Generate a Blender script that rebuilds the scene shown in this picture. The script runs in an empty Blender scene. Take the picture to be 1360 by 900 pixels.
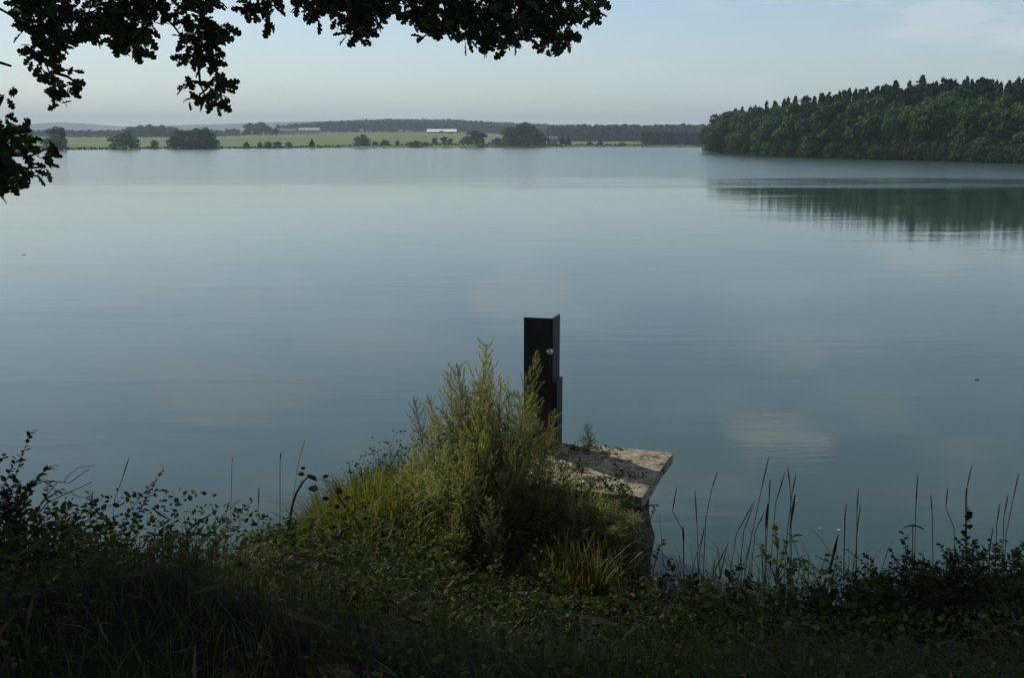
import bpy, math, random
import numpy as np
from mathutils import Vector, Matrix

random.seed(7)
rng = np.random.default_rng(11)
S = bpy.context.scene
COL = S.collection
R = math.radians

# ------------------------------------------------------------------ camera
CAMZ = 3.4
FPX = 1364.0                      # focal length in pixels of a 1360 px wide picture
PITCH = math.atan((450 - 187) / FPX)
cam = bpy.data.cameras.new('camera')
cam.sensor_width = 36.0
cam.lens = 36.0 * FPX / 1360.0
cam.clip_start = 0.05
cam.clip_end = 30000
camo = bpy.data.objects.new('camera', cam)
COL.objects.link(camo)
camo.location = (0, 0, CAMZ)
camo.rotation_euler = (math.pi / 2 - PITCH, 0, 0)
S.camera = camo

# ------------------------------------------------------------------ light
SUN_AZ = R(-42)                   # measured from +Y, negative = to the left
SUN_EL = R(41)
SUN = Vector((math.sin(SUN_AZ) * math.cos(SUN_EL), math.cos(SUN_AZ) * math.cos(SUN_EL), math.sin(SUN_EL)))
sl = bpy.data.lights.new('sun', 'SUN')
sl.energy = 3.2
sl.angle = R(0.5)
sl.color = (1.0, 0.95, 0.87)
so = bpy.data.objects.new('sun', sl)
COL.objects.link(so)
so.location = (-60, 70, 80)
so.rotation_euler = SUN.to_track_quat('Z', 'Y').to_euler()

S.view_settings.view_transform = 'Standard'
S.view_settings.look = 'None'
S.view_settings.gamma = 1
S.view_settings.exposure = 0.14
S.render.engine = 'CYCLES'
S.cycles.use_denoising = True
S.cycles.max_bounces = 8
S.cycles.diffuse_bounces = 3
S.cycles.glossy_bounces = 3
S.cycles.transmission_bounces = 4
S.cycles.transparent_max_bounces = 8
S.cycles.volume_bounces = 0


def nd(nt, typ, **kw):
    n = nt.nodes.new(typ)
    for k, v in kw.items():
        if k.startswith('i_'):
            key = k[2:]
            key = int(key) if key.isdigit() else key.replace('_', ' ')
            n.inputs[key].default_value = v
        else:
            setattr(n, k, v)
    return n


def math_n(nt, op, a, b=None, c=None, clamp=False):
    n = nt.nodes.new('ShaderNodeMath')
    n.operation = op
    n.use_clamp = clamp
    for i, v in enumerate((a, b, c)):
        if v is None:
            continue
        if isinstance(v, (int, float)):
            n.inputs[i].default_value = v
        else:
            nt.links.new(v, n.inputs[i])
    return n.outputs[0]


def maprange(nt, v, a, b, c=0.0, d=1.0, interp='SMOOTHSTEP'):
    n = nt.nodes.new('ShaderNodeMapRange')
    n.interpolation_type = interp
    nt.links.new(v, n.inputs['Value'])
    n.inputs['From Min'].default_value = a
    n.inputs['From Max'].default_value = b
    n.inputs['To Min'].default_value = c
    n.inputs['To Max'].default_value = d
    return n.outputs['Result']


def mixcol(nt, fac, a, b, blend='MIX'):
    n = nt.nodes.new('ShaderNodeMix')
    n.data_type = 'RGBA'
    n.blend_type = blend
    for sock, v in ((n.inputs['Factor'], fac), (n.inputs['A'], a), (n.inputs['B'], b)):
        if isinstance(v, (int, float)):
            sock.default_value = v
        elif isinstance(v, tuple):
            sock.default_value = v if len(v) == 4 else (*v, 1)
        else:
            nt.links.new(v, sock)
    return n.outputs['Result']


# ------------------------------------------------------------------ projection helpers
_cp, _sp = math.cos(PITCH), math.sin(PITCH)


def ray(px, py):
    u = (px - 680) / FPX
    v = (450 - py) / FPX
    return Vector((u, _cp + v * _sp, -_sp + v * _cp))


def at(px, py, Y):
    """the point at ground distance Y in front of the camera seen at picture point (px, py)"""
    d = ray(px, py)
    return Vector((0, 0, CAMZ)) + d * (Y / d.y)


def onz(px, py, z):
    d = ray(px, py)
    return Vector((0, 0, CAMZ)) + d * ((z - CAMZ) / d.z)


def project(P):
    P = np.asarray(P)
    y = P[:, 1] * _cp - (P[:, 2] - CAMZ) * _sp
    v = P[:, 1] * _sp + (P[:, 2] - CAMZ) * _cp
    y = np.where(np.abs(y) < 1e-3, 1e-3, y)
    return 680 + FPX * P[:, 0] / y, 450 - FPX * v / y, y


# ------------------------------------------------------------------ sky
W = bpy.data.worlds.new('World')
S.world = W
W.use_nodes = True
wt = W.node_tree
wt.nodes.clear()
wo = nd(wt, 'ShaderNodeOutputWorld')
bg = nd(wt, 'ShaderNodeBackground')
bg.inputs['Strength'].default_value = 0.10
sky = nd(wt, 'ShaderNodeTexSky')
sky.sky_type = 'NISHITA'
sky.sun_disc = False
sky.sun_elevation = SUN_EL
sky.sun_rotation = SUN_AZ
sky.altitude = 300
sky.air_density = 1.0
sky.dust_density = 0.7
sky.ozone_density = 1.2
tc = nd(wt, 'ShaderNodeTexCoord')
sx = nd(wt, 'ShaderNodeSeparateXYZ')
wt.links.new(tc.outputs['Generated'], sx.inputs[0])
az = math_n(wt, 'ARCTAN2', sx.outputs[0], sx.outputs[1])
el = math_n(wt, 'ARCSINE', sx.outputs[2])
cmb = nd(wt, 'ShaderNodeCombineXYZ')
wt.links.new(math_n(wt, 'MULTIPLY', az, 5.0), cmb.inputs[0])
wt.links.new(math_n(wt, 'MULTIPLY', el, 17.0), cmb.inputs[1])
ns = nd(wt, 'ShaderNodeTexNoise', i_Scale=1.0, i_Detail=7.0, i_Roughness=0.58)
ns.noise_dimensions = '3D'
wt.links.new(cmb.outputs[0], ns.inputs['Vector'])
wisp = maprange(wt, ns.outputs['Fac'], 0.45, 0.75, 0.0, 0.55)
ns2 = nd(wt, 'ShaderNodeTexNoise', i_Scale=3.2, i_Detail=5.0, i_Roughness=0.6)
wt.links.new(cmb.outputs[0], ns2.inputs['Vector'])
cl = wisp


def cloud(px, py, rx, ry, strength):
    """a small cloud, given where the water mirrors it"""
    global cl
    d = ray(px, py).normalized()
    a0, e0 = math.atan2(d.x, d.y), math.asin(abs(d.z))
    qa = math_n(wt, 'DIVIDE', math_n(wt, 'SUBTRACT', az, a0), rx / FPX)
    qe = math_n(wt, 'DIVIDE', math_n(wt, 'SUBTRACT', el, e0), ry / FPX)
    q = math_n(wt, 'ADD', math_n(wt, 'MULTIPLY', qa, qa), math_n(wt, 'MULTIPLY', qe, qe))
    q = math_n(wt, 'ADD', q, math_n(wt, 'MULTIPLY', math_n(wt, 'SUBTRACT', ns2.outputs['Fac'], 0.5), 3.0))
    m = maprange(wt, q, 1.25, 0.35, 0.0, strength)
    cl = math_n(wt, 'MAXIMUM', cl, m)


cloud(1042, 580, 70, 26, 0.75)
cloud(690, 392, 70, 42, 0.4)
cloud(320, 522, 130, 40, 0.36)
cloud(170, 345, 150, 55, 0.3)
cloud(1255, 20, 60, 22, 0.35)
cloud(500, 455, 110, 36, 0.3)
tinted = mixcol(wt, 1.0, sky.outputs[0], (0.96, 1.01, 1.04, 1), "MULTIPLY")
# a thin veil of high haze over the whole sky
tinted = mixcol(wt, 0.20, tinted, (4.6, 5.0, 5.5, 1))
cloud_col = mixcol(wt, cl, tinted, (7.6, 7.9, 8.1, 1))
wt.links.new(cloud_col, bg.inputs['Color'])
wt.links.new(bg.outputs[0], wo.inputs['Surface'])


# ------------------------------------------------------------------ materials
def mat(name):
    m = bpy.data.materials.new(name)
    m.use_nodes = True
    nt = m.node_tree
    nt.nodes.clear()
    out = nd(nt, 'ShaderNodeOutputMaterial')
    return m, nt, out


def foliage(name, cols, trans=0.25, rough=0.55, spec=0.25, tcol=1.5):
    """leaves: every leaf takes its own tone, part of the light passes through"""
    m, nt, out = mat(name)
    geo = nd(nt, 'ShaderNodeNewGeometry')
    ramp = nd(nt, 'ShaderNodeValToRGB')
    els = ramp.color_ramp.elements
    while len(els) < len(cols):
        els.new(0.5)
    for i, c in enumerate(cols):
        els[i].position = i / (len(cols) - 1)
        els[i].color = (*c, 1)
    oi = nd(nt, 'ShaderNodeObjectInfo')
    nz = nd(nt, 'ShaderNodeTexNoise', i_Scale=0.9, i_Detail=2.0)
    tco = nd(nt, 'ShaderNodeTexCoord')
    nt.links.new(tco.outputs['Object'], nz.inputs['Vector'])
    v = math_n(nt, 'ADD', math_n(nt, 'MULTIPLY', geo.outputs['Random Per Island'], 0.6),
               math_n(nt, 'MULTIPLY', nz.outputs['Fac'], 0.4))
    nt.links.new(v, ramp.inputs[0])
    hs = nd(nt, 'ShaderNodeHueSaturation')
    nt.links.new(ramp.outputs[0], hs.inputs['Color'])
    nt.links.new(maprange(nt, oi.outputs['Random'], 0, 1, 0.6, 1.4, 'LINEAR'), hs.inputs['Value'])
    nt.links.new(maprange(nt, oi.outputs['Random'], 0, 1, 0.475, 0.52, 'LINEAR'), hs.inputs['Hue'])
    p = nd(nt, 'ShaderNodeBsdfPrincipled', i_Roughness=rough)
    p.inputs['Specular IOR Level'].default_value = spec
    nt.links.new(hs.outputs[0], p.inputs['Base Color'])
    t = nd(nt, 'ShaderNodeBsdfTranslucent')
    nt.links.new(mixcol(nt, 1.0, hs.outputs[0], (tcol, tcol * 1.05, tcol * 0.5, 1), 'MULTIPLY'), t.inputs['Color'])
    mx = nd(nt, 'ShaderNodeMixShader')
    mx.inputs[0].default_value = trans
    nt.links.new(p.outputs[0], mx.inputs[1])
    nt.links.new(t.outputs[0], mx.inputs[2])
    nt.links.new(mx.outputs[0], out.inputs['Surface'])
    return m


def rough_mat(name, c1, c2, scale=8, rough=0.9, bump=0.3, bdist=0.01, c3=None, s3=2.0, t3=(0.55, 0.65), spec=0.3, metal=0):
    m, nt, out = mat(name)
    tco = nd(nt, 'ShaderNodeTexCoord')
    n1 = nd(nt, 'ShaderNodeTexNoise', i_Scale=scale, i_Detail=8.0, i_Roughness=0.65)
    nt.links.new(tco.outputs['Object'], n1.inputs['Vector'])
    col = mixcol(nt, maprange(nt, n1.outputs['Fac'], 0.3, 0.7), c1, c2)
    if c3:
        n3 = nd(nt, 'ShaderNodeTexNoise', i_Scale=s3, i_Detail=6.0, i_Roughness=0.7)
        nt.links.new(tco.outputs['Object'], n3.inputs['Vector'])
        col = mixcol(nt, maprange(nt, n3.outputs['Fac'], *t3), col, c3)
    p = nd(nt, 'ShaderNodeBsdfPrincipled', i_Roughness=rough, i_Metallic=metal)
    p.inputs['Specular IOR Level'].default_value = spec
    nt.links.new(col, p.inputs['Base Color'])
    n2 = nd(nt, 'ShaderNodeTexNoise', i_Scale=scale * 5, i_Detail=6.0)
    nt.links.new(tco.outputs['Object'], n2.inputs['Vector'])
    b = nd(nt, 'ShaderNodeBump', i_Strength=bump, i_Distance=bdist)
    nt.links.new(n2.outputs['Fac'], b.inputs['Height'])
    nt.links.new(b.outputs[0], p.inputs['Normal'])
    nt.links.new(p.outputs[0], out.inputs['Surface'])
    return m


M = {}
M['oak_leaf'] = foliage('oak leaf', [(0.018, 0.030, 0.010), (0.030, 0.050, 0.014), (0.05, 0.07, 0.02)], 0.13, 0.5, 0.2, 1.2)
M['shrub_leaf'] = foliage('shrub leaf', [(0.014, 0.026, 0.012), (0.024, 0.042, 0.016), (0.05, 0.065, 0.024)], 0.15, 0.6, 0.15, 1.2)
M['herb_leaf'] = foliage('herb leaf', [(0.012, 0.022, 0.006), (0.026, 0.042, 0.010), (0.060, 0.072, 0.02), (0.16, 0.13, 0.07)], 0.3, 0.75, 0.08, 1.3)
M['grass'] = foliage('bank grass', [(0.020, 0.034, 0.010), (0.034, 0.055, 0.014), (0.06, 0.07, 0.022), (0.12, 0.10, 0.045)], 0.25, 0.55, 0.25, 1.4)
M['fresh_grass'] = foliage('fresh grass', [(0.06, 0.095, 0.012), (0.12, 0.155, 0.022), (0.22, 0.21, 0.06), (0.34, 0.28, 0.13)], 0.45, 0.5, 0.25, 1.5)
M['mugwort'] = foliage('mugwort bud', [(0.19, 0.19, 0.07), (0.31, 0.29, 0.13), (0.44, 0.40, 0.22)], 0.42, 0.7, 0.15, 1.4)
M['mugwort_leaf'] = foliage('mugwort leaf', [(0.06, 0.085, 0.012), (0.11, 0.135, 0.02), (0.18, 0.18, 0.035)], 0.4, 0.6, 0.2, 1.5)
M['reed'] = foliage('reed stem', [(0.03, 0.04, 0.02), (0.05, 0.06, 0.03)], 0.1, 0.6)
M['reed_head'] = foliage('reed seed head', [(0.03, 0.032, 0.02), (0.055, 0.05, 0.035)], 0.1, 0.8, 0.1)
M['dry'] = foliage('dry straw', [(0.26, 0.22, 0.13), (0.36, 0.31, 0.2)], 0.15, 0.7, 0.2, 1.1)
M['decid'] = foliage('broadleaf crown', [(0.022, 0.048, 0.013), (0.040, 0.078, 0.018), (0.075, 0.110, 0.028)], 0.15, 0.65, 0.12, 1.2)
M['conifer'] = foliage('conifer needles', [(0.012, 0.032, 0.014), (0.020, 0.046, 0.019), (0.036, 0.060, 0.025)], 0.05, 0.7, 0.1, 1.1)
M['far_wood'] = foliage('far wood', [(0.022, 0.042, 0.026), (0.034, 0.058, 0.032), (0.05, 0.07, 0.036)], 0.05, 0.8, 0.1, 1.1)
M['bark'] = rough_mat('bark', (0.045, 0.036, 0.028), (0.10, 0.085, 0.065), 14, 0.95, 0.8, 0.02)
M['stem'] = rough_mat('green stem', (0.03, 0.035, 0.016), (0.06, 0.06, 0.028), 20, 0.8, 0.2)
M['twig'] = rough_mat('dead twig', (0.06, 0.05, 0.04), (0.12, 0.10, 0.08), 20, 0.9, 0.3)
M['steel'] = rough_mat('dark painted steel', (0.009, 0.012, 0.014), (0.024, 0.027, 0.029), 6, 0.55, 0.25, 0.004,
                       (0.055, 0.028, 0.016), 7.0, (0.50, 0.68), 0.3)
M['bright_steel'] = rough_mat('worn bare steel', (0.45, 0.45, 0.46), (0.6, 0.6, 0.6), 30, 0.35, 0.2, 0.002, metal=0.8)
M['concrete'] = rough_mat('weathered concrete', (0.19, 0.155, 0.105), (0.49, 0.43, 0.315), 16, 0.95, 1.0, 0.02,
                          (0.045, 0.05, 0.018), 5.5, (0.53, 0.66), 0.1)
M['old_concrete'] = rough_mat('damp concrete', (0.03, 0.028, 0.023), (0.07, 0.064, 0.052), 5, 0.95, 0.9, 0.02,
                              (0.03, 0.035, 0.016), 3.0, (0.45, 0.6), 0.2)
M['plaster'] = rough_mat('pink plaster', (0.42, 0.30, 0.25), (0.5, 0.37, 0.31), 0.5, 0.9, 0.1)
M['white_wall'] = rough_mat('white render', (0.70, 0.70, 0.68), (0.8, 0.8, 0.78), 0.4, 0.9, 0.1)
M['white_roof'] = rough_mat('pale sheet roof', (0.78, 0.79, 0.80), (0.82, 0.82, 0.82), 0.3, 0.5, 0.1)
M['pale_roof'] = rough_mat('faded sheet roof', (0.36, 0.35, 0.34), (0.46, 0.45, 0.44), 0.4, 0.8, 0.1)
M['tiles'] = rough_mat('roof tiles', (0.16, 0.07, 0.05), (0.22, 0.11, 0.08), 2, 0.9, 0.3)
M['slate'] = rough_mat('grey roofing', (0.10, 0.10, 0.11), (0.15, 0.15, 0.16), 2, 0.8, 0.2)
M['dark_glass'] = rough_mat('window glass', (0.02, 0.025, 0.03), (0.03, 0.035, 0.04), 2, 0.1, 0.0)
M['barn_wall'] = rough_mat('barn boarding', (0.08, 0.07, 0.06), (0.13, 0.12, 0.1), 2, 0.9, 0.2)
M['litter'] = foliage('dead stems', [(0.05, 0.035, 0.022), (0.10, 0.075, 0.045), (0.22, 0.18, 0.11)], 0.1, 0.8, 0.1, 1.0)
M['yellow'] = foliage('yellow petal', [(0.62, 0.42, 0.03), (0.72, 0.52, 0.06)], 0.3, 0.6, 0.2, 1.0)

# ground: soil and turf on the near bank, hay meadow and stubble strips on the far side
m, nt, out = mat('ground')
M['ground'] = m
geo = nd(nt, 'ShaderNodeNewGeometry')
sp = nd(nt, 'ShaderNodeSeparateXYZ')
nt.links.new(geo.outputs['Position'], sp.inputs[0])
na = nd(nt, 'ShaderNodeTexNoise', i_Scale=1.4, i_Detail=8.0, i_Roughness=0.7)
nt.links.new(geo.outputs['Position'], na.inputs['Vector'])
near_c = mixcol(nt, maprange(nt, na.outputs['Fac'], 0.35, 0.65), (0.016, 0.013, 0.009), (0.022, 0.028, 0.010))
mp = nd(nt, 'ShaderNodeMapping')
mp.inputs['Scale'].default_value = (0.0022, 0.010, 0.01)
mp.inputs['Rotation'].default_value = (0, 0, 0.12)
nt.links.new(geo.outputs['Position'], mp.inputs['Vector'])
nb = nd(nt, 'ShaderNodeTexNoise', i_Scale=1.0, i_Detail=5.0, i_Roughness=0.55)
nt.links.new(mp.outputs[0], nb.inputs['Vector'])
fr = nd(nt, 'ShaderNodeValToRGB')
e = fr.color_ramp.elements
e[0].position, e[0].color = 0.34, (0.080, 0.120, 0.030, 1)
e[1].position, e[1].color = 0.68, (0.180, 0.170, 0.085, 1)
k = e.new(0.47); k.color = (0.115, 0.155, 0.042, 1)
k = e.new(0.57); k.color = (0.145, 0.165, 0.06, 1)
nt.links.new(nb.outputs['Fac'], fr.inputs[0])
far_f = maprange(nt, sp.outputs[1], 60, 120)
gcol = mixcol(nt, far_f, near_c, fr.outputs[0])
# wooded ground on the hills and on the wooded headland
hill_f = maprange(nt, sp.outputs[1], 1150, 1350)
gcol = mixcol(nt, hill_f, gcol, (0.030, 0.048, 0.026, 1))
headland = math_n(nt, 'MULTIPLY', maprange(nt, sp.outputs[0], 60, 75), maprange(nt, sp.outputs[1], 480, 430))
gcol = mixcol(nt, headland, gcol, (0.035, 0.032, 0.02, 1))
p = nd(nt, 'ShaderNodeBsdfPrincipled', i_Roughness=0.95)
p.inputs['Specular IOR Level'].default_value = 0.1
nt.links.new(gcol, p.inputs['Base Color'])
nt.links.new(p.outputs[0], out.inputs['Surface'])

# water: murky pond, calm near the bank, ruffled by wind further out
m, nt, out = mat('pond water')
M['water'] = m
geo = nd(nt, 'ShaderNodeNewGeometry')
sp = nd(nt, 'ShaderNodeSeparateXYZ')
nt.links.new(geo.outputs['Position'], sp.inputs[0])


def wnoise(sx_, sy_, detail, rot=0.0, rough=0.5):
    mp_ = nd(nt, 'ShaderNodeMapping')
    mp_.inputs['Scale'].default_value = (sx_, sy_, 1)
    mp_.inputs['Rotation'].default_value = (0, 0, rot)
    nt.links.new(geo.outputs['Position'], mp_.inputs['Vector'])
    n = nd(nt, 'ShaderNodeTexNoise', i_Scale=1.0, i_Detail=detail, i_Roughness=rough)
    nt.links.new(mp_.outputs[0], n.inputs['Vector'])
    return n.outputs['Fac']


zone_n = wnoise(0.016, 0.060, 5.0, 0.08, 0.62)
yy = math_n(nt, 'ADD', sp.outputs[1], math_n(nt, 'MULTIPLY', math_n(nt, 'SUBTRACT', zone_n, 0.5), 105.0))
ruffled = maprange(nt, yy, 64, 100)
lee = maprange(nt, sp.outputs[0], -10, 40, 0.62, 1.0)
ruffled = math_n(nt, 'MULTIPLY', ruffled, lee)
patch = maprange(nt, wnoise(0.10, 0.32, 3.0, -0.08, 0.55), 0.52, 0.68)
rip_a = wnoise(0.7, 3.2, 3.0, 0.12)
rip_b = wnoise(3.0, 11.0, 2.0, -0.1)
swell = wnoise(0.16, 0.8, 2.0, 0.1)
h = math_n(nt, 'MULTIPLY', rip_a, math_n(nt, 'ADD', math_n(nt, 'MULTIPLY', patch, 0.005), 0.0012))
h = math_n(nt, 'ADD', h, math_n(nt, 'MULTIPLY', rip_b, 0.0007))
h = math_n(nt, 'ADD', h, math_n(nt, 'MULTIPLY', swell, 0.004))
bp = nd(nt, 'ShaderNodeBump', i_Strength=1.0, i_Distance=1.0)
nt.links.new(h, bp.inputs['Height'])
wp = nd(nt, 'ShaderNodeBsdfPrincipled', i_IOR=1.333)
wp.inputs['Base Color'].default_value = (0.027, 0.057, 0.043, 1)
rr = math_n(nt, 'ADD', math_n(nt, 'MULTIPLY', ruffled, 0.19), 0.04)
nt.links.new(rr, wp.inputs['Roughness'])
nt.links.new(bp.outputs[0], wp.inputs['Normal'])
nt.links.new(wp.outputs[0], out.inputs['Surface'])


# ------------------------------------------------------------------ object helpers
def tag(o, label=None, cat=None, group=None, kind=None):
    if label: o['label'] = label
    if cat: o['category'] = cat
    if group: o['group'] = group
    if kind: o['kind'] = kind
    return o


def empty(name, loc=(0, 0, 0), label=None, cat=None, group=None, rz=0.0):
    o = bpy.data.objects.new(name, None)
    o.empty_display_size = 0.2
    COL.objects.link(o)
    o.location = loc
    o.rotation_euler = (0, 0, rz)
    return tag(o, label, cat, group)


def link(name, me, m=None, parent=None, smooth=False):
    if m is not None and not me.materials:
        me.materials.append(m)
    o = bpy.data.objects.new(name, me)
    COL.objects.link(o)
    if parent is not None:
        o.parent = parent
    if smooth:
        me.polygons.foreach_set('use_smooth', [True] * len(me.polygons))
    return o


def np_mesh(name, V, F):
    V = np.asarray(V, dtype=np.float32)
    F = np.asarray(F, dtype=np.int32)
    me = bpy.data.meshes.new(name)
    k = F.shape[1]
    me.vertices.add(len(V))
    me.vertices.foreach_set('co', V.ravel())
    me.loops.add(F.size)
    me.loops.foreach_set('vertex_index', F.ravel())
    me.polygons.add(len(F))
    me.polygons.foreach_set('loop_start', np.arange(0, F.size, k, dtype=np.int32))
    me.polygons.foreach_set('loop_total', np.full(len(F), k, dtype=np.int32))
    me.update(calc_edges=True)
    return me


class MB:
    def __init__(self):
        self.v, self.f = [], []

    def add(self, V, F):
        b = len(self.v)
        self.v += [tuple(q) for q in V]
        self.f += [tuple(i + b for i in q) for q in F]

    def box(self, x0, x1, y0, y1, z0, z1):
        V = [(x, y, z) for z in (z0, z1) for y in (y0, y1) for x in (x0, x1)]
        self.add(V, [(0, 2, 3, 1), (4, 5, 7, 6), (0, 1, 5, 4), (2, 6, 7, 3), (0, 4, 6, 2), (1, 3, 7, 5)])

    def tube(self, pts, radii, n=6, cap=True):
        pts = [Vector(q) for q in pts]
        V, F = [], []
        ref = Vector((0.3, 0.9, 0.2)).normalized()
        for i, q in enumerate(pts):
            t = (pts[min(i + 1, len(pts) - 1)] - pts[max(i - 1, 0)]).normalized()
            a = t.cross(ref)
            if a.length < 1e-3: a = t.cross(Vector((1, 0, 0)))
            a.normalize()
            b = t.cross(a)
            r = radii[i] if hasattr(radii, '__len__') else radii
            for k_ in range(n):
                th = 2 * math.pi * k_ / n
                V.append(q + a * (r * math.cos(th)) + b * (r * math.sin(th)))
        for i in range(len(pts) - 1):
            for k_ in range(n):
                F.append((i * n + k_, i * n + (k_ + 1) % n, (i + 1) * n + (k_ + 1) % n, (i + 1) * n + k_))
        if cap:
            F.append(tuple(range(n - 1, -1, -1)))
            F.append(tuple((len(pts) - 1) * n + k_ for k_ in range(n)))
        self.add(V, F)

    def build(self, name, m, parent=None, smooth=False):
        me = bpy.data.meshes.new(name)
        me.from_pydata(self.v, [], self.f)
        me.update()
        return link(name, me, m, parent, smooth)


def bez(p0, p1, p2, n):
    p0, p1, p2 = Vector(p0), Vector(p1), Vector(p2)
    return [p0 * (1 - t) ** 2 + p1 * 2 * t * (1 - t) + p2 * t * t for t in (i / n for i in range(n + 1))]


# leaf-like templates: the leaf lies along +X, its upper side faces +Z
def tpl_ovate(w=0.30, fold=0.06, droop=0.12):
    V = np.array([(0, 0, 0), (0.35, w, fold), (0.35, 0, 0), (0.35, -w, fold), (0.72, w * 0.72, fold - droop * 0.5),
                  (0.72, 0, -droop * 0.5), (0.72, -w * 0.72, fold - droop * 0.5), (1, 0, -droop)])
    F = np.array([(0, 2, 1), (0, 3, 2), (1, 2, 4), (2, 5, 4), (2, 3, 5), (3, 6, 5), (4, 5, 7), (5, 6, 7)])
    return V, F


def tpl_narrow(w=0.14):
    V = np.array([(0, 0, 0), (0.4, w, 0.03), (0.4, -w, 0.03), (1, 0, -0.08)])
    F = np.array([(0, 2, 1), (1, 2, 3)])
    return V, F


def tpl_oak(seed):
    r = np.random.default_rng(seed)
    xs = np.array([0.10, 0.20, 0.28, 0.36, 0.46, 0.53, 0.62, 0.72, 0.79, 0.88, 0.96])
    ws = np.array([0.02, 0.15, 0.08, 0.20, 0.26, 0.12, 0.25, 0.30, 0.15, 0.20, 0.12])
    V = [(0, 0, 0)]
    F = []
    bend = r.uniform(-0.25, 0.1)
    mid, up, dn = [], [], []
    for i, x in enumerate(xs):
        z = bend * x * x
        mid.append(len(V)); V.append((x, 0, z))
        up.append(len(V)); V.append((x + r.uniform(-.02, .04), ws[i] * r.uniform(0.85, 1.2), z + ws[i] * 0.25))
        dn.append(len(V)); V.append((x + r.uniform(-.02, .04), -ws[i] * r.uniform(0.85, 1.2), z + ws[i] * 0.25))
    tip = len(V); V.append((1.03, 0, bend))
    F += [(0, mid[0], up[0]), (0, dn[0], mid[0])]
    for i in range(len(xs) - 1):
        F += [(mid[i], mid[i + 1], up[i]), (mid[i + 1], up[i + 1], up[i]), (dn[i], mid[i + 1], mid[i]), (dn[i], dn[i + 1], mid[i + 1])]
    F += [(mid[-1], tip, up[-1]), (dn[-1], tip, mid[-1])]
    return np.array(V), np.array(F)


def tpl_blade(bend, w=0.010):
    """a grass blade of unit height growing along +Z, bending to +X"""
    V, ts = [], (0, 0.3, 0.6, 0.85)
    for t in ts:
        ww = w * (1 - 0.55 * t)
        V += [(bend * t * t, ww, t * (1 - 0.25 * bend * t)), (bend * t * t, -ww, t * (1 - 0.25 * bend * t))]
    V.append((bend, 0, 1 - 0.3 * bend))
    F = []
    for i in range(3):
        a = 2 * i
        F += [(a, a + 1, a + 3), (a, a + 3, a + 2)]
    F.append((6, 7, 8))
    return np.array(V), np.array(F)


def tpl_card(seed):
    r = np.random.default_rng(seed)
    n = 6
    V = [(0, 0, 0.12)]
    for i in range(n):
        a = 2 * math.pi * i / n + r.uniform(-.3, .3)
        q = r.uniform(0.45, 1.0)
        V.append((q * math.cos(a) * 0.6, q * math.sin(a) * 0.6, r.uniform(-.18, .12)))
    return np.array(V), np.array([(0, 1 + i, 1 + (i + 1) % n) for i in range(n)])


def frames(D, N):
    """rotation matrices whose first axis is D and third axis is near N"""
    D = D / np.linalg.norm(D, axis=1, keepdims=True)
    Y = np.cross(N, D)
    l = np.linalg.norm(Y, axis=1, keepdims=True)
    bad = (l < 1e-4)[:, 0]
    Y[bad] = np.cross(np.array([0.3, 0.8, 0.5]), D[bad])
    Y /= np.linalg.norm(Y, axis=1, keepdims=True)
    Z = np.cross(D, Y)
    return np.stack([D, Y, Z], axis=2)


def rot_z(a):
    c, s, z, o = np.cos(a), np.sin(a), np.zeros_like(a), np.ones_like(a)
    return np.stack([np.stack([c, -s, z], 1), np.stack([s, c, z], 1), np.stack([z, z, o], 1)], 1)


def scatter(tpls, P, Rm, Sc):
    """instances of the templates baked into one vertex and face list"""
    P = np.asarray(P, dtype=float); n = len(P)
    Sc = np.broadcast_to(np.asarray(Sc, dtype=float), (n,)) if np.ndim(Sc) < 2 else np.asarray(Sc)
    VV, FF, base = [], [], 0
    which = rng.integers(0, len(tpls), n)
    for ti, (tv, tf) in enumerate(tpls):
        idx = np.where(which == ti)[0]
        if len(idx) == 0: continue
        sc = Sc[idx]
        loc = tv[None] * (sc[:, None, None] if sc.ndim == 1 else sc[:, None, :])
        v = np.einsum('nij,nkj->nki', Rm[idx], loc) + P[idx][:, None, :]
        f = tf[None] + (np.arange(len(idx)) * len(tv))[:, None, None] + base
        VV.append(v.reshape(-1, 3)); FF.append(f.reshape(-1, tf.shape[1]))
        base += len(idx) * len(tv)
    return np.concatenate(VV), np.concatenate(FF)


def rand_dirs(n):
    d = rng.normal(size=(n, 3))
    return d / np.linalg.norm(d, axis=1, keepdims=True)


OVATE = [tpl_ovate(0.30, 0.06, 0.10), tpl_ovate(0.26, 0.10, 0.2), tpl_ovate(0.34, 0.02, 0.05)]
NARROW = [tpl_narrow(0.13), tpl_narrow(0.18)]
OAK = [tpl_oak(i) for i in range(6)]
BLADES = [tpl_blade(b, w) for b, w in ((0.1, .010), (0.3, .009), (0.5, .011), (0.85, .009))]
CARDS = [tpl_card(i) for i in range(6)]

# ------------------------------------------------------------------ lake outline and terrain
def W2(px, py):
    q = onz(px, py, 0.0)
    return (q.x, q.y)


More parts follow.
